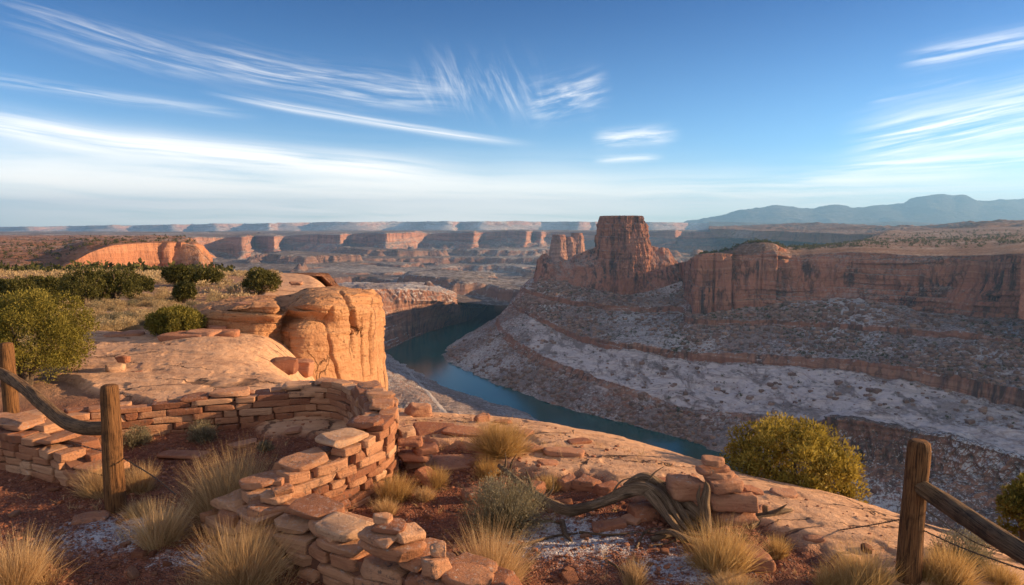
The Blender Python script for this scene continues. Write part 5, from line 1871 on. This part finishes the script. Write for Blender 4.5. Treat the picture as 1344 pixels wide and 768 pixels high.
fenceR = empty('fence', (rp.x, rp.y, rp.z), 'dark weathered post and sloping grey rail at the right canyon rim', 'fence')
post(fenceR, rp.x, rp.y, 0.98, .077, 4, (0.025, 0.0))
rail(fenceR, [PY(1203, 636, rp.y - 0.02), PY(1235, 657, 4.35), PY(1275, 683, 3.95), PY(1315, 709, 3.6), PY(1350, 730, 3.35), PY(1460, 800, 2.7)], [.052, .060, .060, .058, .056, .055], 5)
wire(fenceR, [PY(1207, 694, rp.y), PY(1260, 718, 4.1), PY(1320, 740, 3.6), PY(1390, 762, 3.1)], 0.0036)
wire(fenceR, [PY(1180, 682, rp.y), PY(1150, 688, 4.9), PY(1100, 696, 5.3), PY(1062, 700, 5.6)], 0.0036)
wire(fenceR, [PY(1207, 664, rp.y), PY(1280, 712, 4.2), PY(1390, 742, 3.4)], 0.003)

# ------------------------------------------------------------------ dead juniper log
def limb(root, name, pp, rads, seed, nseg=22, samples=70, ridges=0.42, twist=2.2, rn=0.24):
    b = Bag()
    b.tube(np.array(pp) - np.array(root.location), rads, nseg, samples=samples, ridges=ridges, seed=seed, rn=rn, twist=twist)
    return link(name, b.mesh(name, M['dead']), root)


def LP(px, py, Y, dz=0.0):
    p = PY(px, py, Y)
    return (p[0], p[1], p[2] + dz)


lg0 = G(760, 690)
log = empty('dead_log', (lg0.x, lg0.y, lg0.z), 'twisted grey dead juniper log with splayed roots lying on frosted gravel', 'log')
Yl = 5.75
limb(log, 'trunk', [LP(655, 612, 6.55), LP(676, 628, 6.35), LP(700, 648, 6.1), LP(722, 662, 5.9), LP(748, 670, 5.75), LP(775, 664, 5.72), LP(800, 655, 5.72), LP(822, 645, 5.70), LP(845, 641, 5.66), LP(864, 648, 5.6), LP(878, 664, 5.52), LP(892, 684, 5.42), LP(908, 702, 5.3)],
     [.022, .028, .038, .047, .052, .050, .047, .054, .054, .044, .034, .025, .011], 1)
limb(log, 'branch', [LP(820, 640, 5.8), LP(845, 628, 5.85), LP(868, 638, 5.8), LP(890, 652, 5.7), LP(915, 672, 5.55), LP(935, 690, 5.45)], [.03, .05, .05, .048, .04, .02], 2)
limb(log, 'branch', [LP(850, 646, 5.62), LP(870, 668, 5.5), LP(885, 688, 5.38), LP(905, 708, 5.25)], [.04, .035, .03, .012], 3)
limb(log, 'branch', [LP(862, 640, 5.75), LP(885, 660, 5.6), LP(905, 686, 5.45), LP(925, 700, 5.4)], [.03, .036, .03, .012], 4)
limb(log, 'branch', [LP(884, 668, 5.6), LP(900, 672, 5.55), LP(922, 688, 5.5), LP(938, 698, 5.45)], [.02, .02, .018, .008], 5, 12)
limb(log, 'branch', [LP(860, 700, 5.25), LP(880, 698, 5.25), LP(900, 708, 5.2), LP(922, 712, 5.2)], [.010, .022, .028, .02], 6, 14)
for k_ in range(7):
    a_ = 0.5 + 0.07 * k_
    limb(log, 'branch', [LP(838 + 5 * k_, 642 + 2 * k_, 5.68 + .03 * k_), LP(862 + 6 * k_, 656 + 3 * k_, 5.58 + .04 * k_), LP(880 + 8 * k_, 682 - 2 * k_, 5.46 + .05 * k_), LP(898 + 9 * k_, 706 - 5 * k_, 5.36 + .06 * k_)],
         [.014, .017 + .002 * (k_ % 3), .013, .003], 20 + k_, 9, 36)
for k_, (pp_, r_) in enumerate([([(846, 640, 5.7), (858, 622, 5.75), (872, 612, 5.8)], .010), ([(880, 662, 5.55), (900, 640, 5.6), (905, 622, 5.62)], .009), ([(715, 658, 5.95), (726, 640, 5.98), (724, 622, 6.0)], .011), ([(800, 654, 5.7), (815, 632, 5.72), (836, 626, 5.75)], .010),
                                ([(900, 700, 5.3), (880, 712, 5.2), (850, 716, 5.1)], .013), ([(890, 690, 5.4), (862, 700, 5.3), (838, 698, 5.25)], .011)]):
    limb(log, 'twig', [LP(*q_) for q_ in pp_], [r_, r_ * .7, r_ * .25], 40 + k_, 7, 20)
limb(log, 'branch', [LP(700, 650, 6.05), LP(695, 630, 6.1), LP(690, 616, 6.12)], [.022, .016, .004], 7, 10, 20)
limb(log, 'branch', [LP(662, 618, 6.5), LP(664, 606, 6.5), LP(663, 594, 6.5)], [.014, .010, .003], 8, 8, 16)
limb(log, 'branch', [LP(668, 622, 6.45), LP(672, 606, 6.45), LP(678, 596, 6.4)], [.012, .009, .003], 9, 8, 16)
sn = G(927, 700)
snag = empty('dead_stump', (sn.x, sn.y, sn.z), 'slim upright grey snag standing in front of the cairn', 'snag')
limb(snag, 'trunk', [LP(925, 702, sn.y, -.05), LP(927, 680, sn.y), LP(925, 660, sn.y), LP(928, 640, sn.y), LP(926, 632, sn.y)], [.05, .038, .036, .026, .006], 11, 18, 40, .3)
limb(snag, 'branch', [LP(922, 676, sn.y - .01), LP(917, 652, sn.y), LP(919, 638, sn.y)], [.02, .016, .004], 12, 10, 20)
db = G(1000, 697)
dbr = empty('dead_branch', (db.x, db.y, db.z), 'bent dead branch on the rock right of the cairn', 'branch')
limb(dbr, 'stem', [LP(955, 700, 5.5, .06), LP(985, 693, 5.55, .07), LP(1010, 688, 5.6, .08), LP(1030, 683, 5.65, .08), LP(1046, 684, 5.7, .08)], [.028, .034, .03, .022, .006], 13, 14)
limb(dbr, 'twig', [LP(985, 700, 5.45, .05), LP(1005, 690, 5.58, .07), LP(1022, 684, 5.6, .10), LP(1032, 680, 5.6, .12)], [.022, .02, .014, .004], 14, 10)
dq = G(1006, 684)
dst = empty('dead_stump', (dq.x, dq.y, dq.z), 'short broken stake sticking up right of the cairn', 'stake')
limb(dst, 'stem', [LP(1005, 690, dq.y, -.04), LP(1005, 675, dq.y), LP(1004, 664, dq.y)], [.03, .026, .022], 15, 12, 20)
tw = [([(655, 728), (675, 722), (705, 712), (735, 704), (758, 702)], .016, 'thin dead branch on the gravel below the sage bush'), ([(738, 690), (742, 704), (750, 712)], .028, 'broken grey stub of wood left of the log'),
      ([(760, 700), (800, 706), (840, 704)], .012, 'straight twig on the gravel in front of the log'), ([(795, 738), (810, 748), (830, 766)], .010, 'twig slanting over the frosted gravel at the bottom'),
      ([(835, 722), (850, 700), (880, 697)], .010, 'curved twig in front of the log fork'), ([(690, 690), (720, 686), (735, 690)], .012, 'bleached twig beside the sage bush'), ([(855, 712), (890, 706), (930, 708)], .024, 'grey branch lying along the log roots')]
for i, (pp, r_, lb) in enumerate(tw):
    P3 = []
    for q in pp:
        g_ = G(*q)
        P3.append((g_.x, g_.y, hgp(g_.x, g_.y) + r_ * 0.9))
    b = Bag()
    o0 = np.array(P3[0])
    b.tube(np.array(P3) - o0, np.linspace(r_, r_ * .4, len(P3)), 9, samples=30, ridges=.2, seed=i, rn=.2)
    o = link('dead_branch', b.mesh('dead_branch', M['dead']))
    o.location = o0
    tag(o, lb, 'branch', 'dead twigs on the gravel')
# ------------------------------------------------------------------ grass and brush near the camera
near_tufts = [  # px, py of the base, width and height in pixels, style, label
    (300, 672, 118, 88, 'straw', 'large straw coloured brush inside the ruin opening'), (217, 714, 72, 58, 'straw', 'small pale tuft right of the left post on frosty soil'),
    (308, 774, 128, 84, 'straw', 'big golden tuft at the bottom left of the low wall'), (22, 772, 96, 70, 'straw', 'tuft in the bottom left corner'),
    (266, 580, 40, 30, 'sage', 'thin shaded tuft by the back wall of the ruin'), (132, 650, 66, 44, 'straw', 'dry tuft in front of the wall stub left of the post'),
    (186, 645, 46, 40, 'straw', 'dry tuft just right of the left post'), (183, 674, 44, 24, 'straw', 'low tuft at the right foot of the left post'), (180, 585, 42, 26, 'sage', 'small dark bush by the lit back wall'),
    (658, 606, 72, 50, 'dome', 'round domed golden bush on the slickrock'), (664, 690, 112, 72, 'sage', 'grey sage bush beside the end of the log'), (643, 770, 96, 80, 'straw', 'tan tuft right of the low rubble wall'),
    (575, 637, 44, 30, 'gold', 'small golden tuft by the rubble pile'), (520, 655, 50, 36, 'gold', 'grass tuft at the foot of the lit wall face'), (950, 748, 96, 62, 'gold', 'bright golden clump below the cairn'),
    (1020, 730, 34, 32, 'gold', 'small upright golden tuft right of the smooth boulder'), (1130, 775, 94, 54, 'gold', 'wide golden clump left of the right post'), (1250, 775, 80, 52, 'gold', 'golden clump right of the right post'),
    (1262, 745, 76, 40, 'sage', 'dull brush behind the golden clump at the right post'), (836, 770, 34, 34, 'straw', 'sparse straw tuft on frosted gravel at the bottom'), (962, 778, 90, 30, 'straw', 'low straw clump on the bottom edge below the cairn'),
    (640, 625, 44, 26, 'gold', 'thin tuft between the round dome and the sage bush'), (505, 672, 40, 22, 'straw', 'low dry grass along the wall base'), (348, 592, 22, 14, 'sage', 'tiny shaded tuft on the ruin floor'),
    (1090, 772, 50, 30, 'gold', 'ragged tuft left of the wide golden clump'), (1215, 770, 30, 40, 'gold', 'thin stalks at the foot of the right post'), (430, 700, 30, 14, 'straw', 'bit of dry grass at the inner corner of the two walls'),
    (1310, 770, 60, 30, 'gold', 'low golden grass in the bottom right corner'), (722, 640, 36, 22, 'gold', 'thin grass beside the log and red block'), (560, 655, 36, 20, 'straw', 'sparse grass by the slab standing on edge'),
]
for i, (px, py, w_, h_, st_, lb) in enumerate(near_tufts):
    p = G(px, py)
    dist = math.hypot(p.y, CAM_Z - p.z)
    w2, h2 = w_ / 2 / F * dist, h_ / F * dist * 1.06
    dens = float(np.clip((w2 / 0.33) ** 1.3, 0.18, 1.3))
    o = link('sagebrush' if st_ == 'sage' else 'grass_tuft', tuft_mesh(st_, 600 + i * 5, w2, h2, dens))
    o.location = (p.x, p.y, hgp(p.x, p.y) - 0.01)
    o.rotation_euler = (0, 0, RNG.uniform(0, 6))
    tag(o, lb, 'sagebrush' if st_ == 'sage' else 'grass tuft', 'dry brush and grass clumps near the camera')

# short dry stalks scattered between: uncountable
b = Bag()
k = 0
while k < 420:
    x, y = RNG.uniform(-4.5, 4.2), RNG.uniform(4.0, 8.6)
    if fbm(np.array([[x / .9, y / .9, .5]]), 3, 640)[0] < RNG.uniform(-.1, .5) or rim_d(np.array([x]), np.array([y]))[0] > -.6:
        continue
    V, F_, t = blades(int(RNG.uniform(4, 14)), .025, RNG.uniform(.05, .14), 1.0, .004, 650 + k, .5)
    b.add(V + np.array([x, y, hgp(x, y)]), F_, tint=t)
    k += 1
tag(link('dry_grass', b.mesh('dry_grass', M['straw'], False)), 'thin dry grass stalks scattered over the soil', 'grass', None, 'stuff')

# ------------------------------------------------------------------ junipers
jun = [  # name, px, base py, half width px, height px, Y or None, style...
    (44, 524, 78, 130, 10.4, 'juniper', .030, 520, 120, 'large bright olive juniper behind the ruin at the left edge'),
]
p = Vector((*PY(36, 500, 10.6)[:2], 0))
conifer('juniper_bush', (p.x, p.y, hgp(p.x, p.y) - .03), .98, 1.52, 21, 'juniper', .036, 420, 120, 'large bright olive juniper behind the ruin at the left edge', flat=1.0)
p = PY(1040, 640, 7.5)
conifer('juniper_bush', (p[0], p[1], CAM_Z - (690 - 297.7) / F * 7.5), .76, 1.16, 22, 'olive', .040, 230, 120, 'golden leafed shrub growing below the slickrock rim', cat='shrub')
p = PY(1352, 690, 6.1)
conifer('juniper_bush', (p[0], p[1], CAM_Z - (740 - 297.7) / F * 6.1), .28, .74, 23, 'juniper', .034, 170, 80, 'dark green shrub cut off by the right edge', cat='shrub')
p = G(233, 444)
conifer('juniper_bush', (p.x, p.y, p.z - .03), 37.5 / F * p.y, 44 / F * p.y, 24, 'juniper', .050, 340, 80, 'round juniper bush beside flat slabs on the sage flat')
mid = [(20, 397, 26, 32, 'dark juniper nearest the left edge of the middle row'), (62, 392, 22, 24, 'low dark juniper second from the left in the middle row'), (112, 400, 30, 38, 'big dark juniper with a wide crown in the middle row'),
       (152, 397, 32, 38, 'brighter juniper at the centre of the middle row'), (182, 388, 18, 26, 'juniper at the right end of the middle row'), (243, 398, 14, 25, 'small juniper standing in front of the paired bushes'),
       (237, 376, 20, 22, 'left one of the paired junipers on the plateau edge'), (268, 375, 22, 20, 'right one of the paired junipers on the plateau edge'), (343, 385, 25, 28, 'juniper on the skyline above the layered lobes'),
       (88, 388, 18, 22, 'dark shrub filling the gap in the middle row'), (64, 405, 12, 16, 'small grey green shrub in front of the middle row'), (90, 402, 9, 14, 'tiny shrub below the wide crowned juniper'),
       (132, 380, 22, 18, 'far juniper peeping over the middle row'), (40, 382, 20, 16, 'far dark juniper behind the left end of the row')]
for i, (px, py, hw, hh_, lb) in enumerate(mid):
    p = G(px, py)
    conifer('juniper', (p.x, p.y, p.z - .05), hw / F * p.y * 1.08, hh_ / F * p.y * 1.3, 30 + i, 'darkjun', .0030 * p.y, 150, 64, lb, group='junipers on the left plateau', trunk_r=.08)

# sagebrush on the frosted flat: copies of a few kinds
sp = []
for k in range(5):
    st_ = 'pale' if k != 2 else 'sage'
    b = Bag()
    V, F_, t = blades(420, .20, .36, 1.05, .011, 700 + k, .25, lvar=.55)
    b.add(V, F_, tint=t * .8)
    r = np.random.default_rng(710 + k)
    d = r.normal(0, 1, (60, 3))
    d[:, 2] = np.abs(d[:, 2])
    d /= np.linalg.norm(d, axis=1, keepdims=True)
    V, F_, t = leaf_cloud(d * np.array([.42, .42, .36]) * r.uniform(.6, 1, 60)[:, None], r.uniform(.06, .12, 60), 22, .045, 720 + k, .7, .3)
    b.add(V, F_, tint=t)
    sp.append(b.mesh('sagebrush', M['sage' if k == 2 else 'palesage'], False))
b = Bag()
n_s = 0
while n_s < 1500:
    y = 22 * math.exp(RNG.uniform(0, 1.45))
    x = -y * RNG.uniform(.30, .95)
    if rim_d(np.array([x]), np.array([y]))[0] > -2.0 or vnoise(np.array([[x / 4, y / 4, .7]]), 736)[0] < RNG.uniform(-.6, .3):
        continue
    s_ = RNG.uniform(.08, .22) * (1 + y / 120)
    z = hgp(x, y) if y < 58 else float(ground_z(x, y)) - .1
    V, F_, t = leaf_cloud(RNG.normal(0, .55, (6, 3)) * np.array([1, 1, .35]) * s_ + np.array([0, 0, s_ * .45]), np.full(6, s_ * .5), 14, s_ * .42, 740 + n_s, .6, .5)
    b.add(V + np.array([x, y, z]), F_, tint=t)
    n_s += 1
tag(link('scrub', b.mesh('scrub', M['palesage'], False)), 'pale low sage covering the flat towards the plateau edge', 'scrub', None, 'stuff')
n_s = 0
while n_s < 285:
    px, py = RNG.uniform(-10, 400), 385 + 128 * RNG.uniform(0, 1) ** 0.8
    p = G(px, py)
    d_ = rim_d(np.array([p.x]), np.array([p.y]))[0]
    if p.y < 9.6 or d_ > -slick_w(p.y) - 0.3 or (p.y < 12 and px < 125) or (py > 440 and px > 335):
        continue
    if fbm(np.array([[p.x / 2.5, p.y / 2.5, .5]]), 3, 730)[0] < RNG.uniform(-.5, .2):
        continue
    s_ = RNG.uniform(.40, .95) * np.interp(p.y, [9, 16, 40], [.70, .80, 1.1])
    o = link('sagebrush', sp[int(RNG.integers(0, 5))])
    o.location = (p.x, p.y, hgp(p.x, p.y) - .01)
    o.scale = (s_, s_, s_ * RNG.uniform(.8, 1.15))
    o.rotation_euler = (0, 0, RNG.uniform(0, 6.28))
    tag(o, 'pale dry sage clump on the frosted flat left of the dome', 'sagebrush', 'sagebrush on the frosted flat')
    n_s += 1

# ------------------------------------------------------------------ far scrub and boulders: uncountable
def scatter_rocks(name, Pgrid, count, smin, smax, mat, seed, label, cat, rows, cols, flat_only=True, leafy=False, skip=(0, 0)):
    r = np.random.default_rng(seed)
    b = Bag()
    V4, F4 = CS[4]
    base = [stone(4, seed + k, (1, r.uniform(.7, 1), r.uniform(.55, .9)), .3, 5, .15, .5)[0] for k in range(6)]
    N = grid_normals(Pgrid)
    k = 0
    tries = 0
    while k < count and tries < count * 12:
        tries += 1
        i, j = int(r.uniform(rows[0], rows[1])), int(r.uniform(cols[0], cols[1]))
        if (flat_only and N[i, j, 2] < .72) or (skip[0] <= i < skip[1] and r.uniform() < .93):
            continue
        p = Pgrid[i, j]
        if vnoise(p[None] / 45, seed)[0] < r.uniform(-.7, .5):
            continue
        s_ = smin + (smax - smin) * r.uniform() ** 3
        if leafy:
            V, F_, t = leaf_cloud(r.normal(0, .45, (7, 3)) * s_ + np.array([0, 0, s_ * .6]), np.full(7, s_ * .5), 6, s_ * .7, seed + k, .5, .6)
            b.add(V + p, F_, tint=t * .7)
        else:
            V = rotz(base[k % 6] * s_, r.uniform(0, 6.28)) + p + np.array([0, 0, s_ * .15])
            b.add(V, F4, tint=r.uniform(.1, .9))
        k += 1
    tag(link(name, b.mesh(name, M[mat], not leafy)), label, cat, None, 'stuff')


M['boulder'] = stone_mat('talus_boulders', c0=(0.22, 0.125, 0.095), c1=(0.31, 0.20, 0.16), c2=(0.13, 0.08, 0.065), frost=.6, lichen=.3, sc=.02)
scatter_rocks('boulders', PR, 8000, .6, 3.2, 'boulder', 801, 'boulders strewn over the shaded talus slopes', 'boulders', (4, 238), (150, 1290), skip=(44, 122))
scatter_rocks('scrub', PR, 1500, .7, 1.7, 'darkjun', 802, 'dark scrub dotting the talus slopes', 'scrub', (40, 238), (150, 1290), leafy=True, skip=(44, 122))
scatter_rocks('scrub', PM, 2600, .8, 2.4, 'darkjun', 803, 'dark scrub on top of the mesa', 'scrub', (112, 158), (30, 1090), leafy=True)
Pl = np.stack([Xg * 0, Yg * 0, Z * 0], -1)
yy = np.geomspace(60, 1500, 300)
xa = np.linspace(-.92, -.34, 400)
PLAT = np.array(D.objects['plateau.001'].data.vertices[0].co)
pvx = np.empty(len(D.objects['plateau.001'].data.vertices) * 3, dtype=np.float32)
D.objects['plateau.001'].data.vertices.foreach_get('co', pvx)
PLT = pvx.reshape(420, 520, 3).astype(float)
scatter_rocks('scrub', PLT, 4200, .4, 1.5, 'darkjun', 804, 'dark scrub dotting the left plateau', 'scrub', (110, 340), (0, 500), leafy=True)

# ------------------------------------------------------------------ haze
m = D.materials.new('haze_air')
m.use_nodes = True
m.node_tree.nodes.clear()
T = NT(m.node_tree)
out = T.n('ShaderNodeOutputMaterial')
vol = T.n('ShaderNodeVolumePrincipled', {'Color': (0.28, 0.58, 1.0), 'Density': 0.000075, 'Anisotropy': 0.2})
T.t.links.new(vol.outputs[0], out.inputs['Volume'])
z0, z1 = -215.0, 640.0
x0, x1, y0, y1 = -26000.0, 17500.0, -3200.0, 17000.0
HV = [(x0, y0, z0), (x1, y0, z0), (x1, y1, z0), (x0, y1, z0), (x0, y0, z1), (x1, y0, z1), (x1, y1, z1), (x0, y1, z1)]
HF = np.array([[0, 3, 2, 1], [4, 5, 6, 7], [0, 1, 5, 4], [1, 2, 6, 5], [2, 3, 7, 6], [3, 0, 4, 7]])
hz = link('haze', mesh_np('haze', HV, HF, m, False))
tag(hz, 'thin blue haze filling the canyon air', 'haze', None, 'stuff')
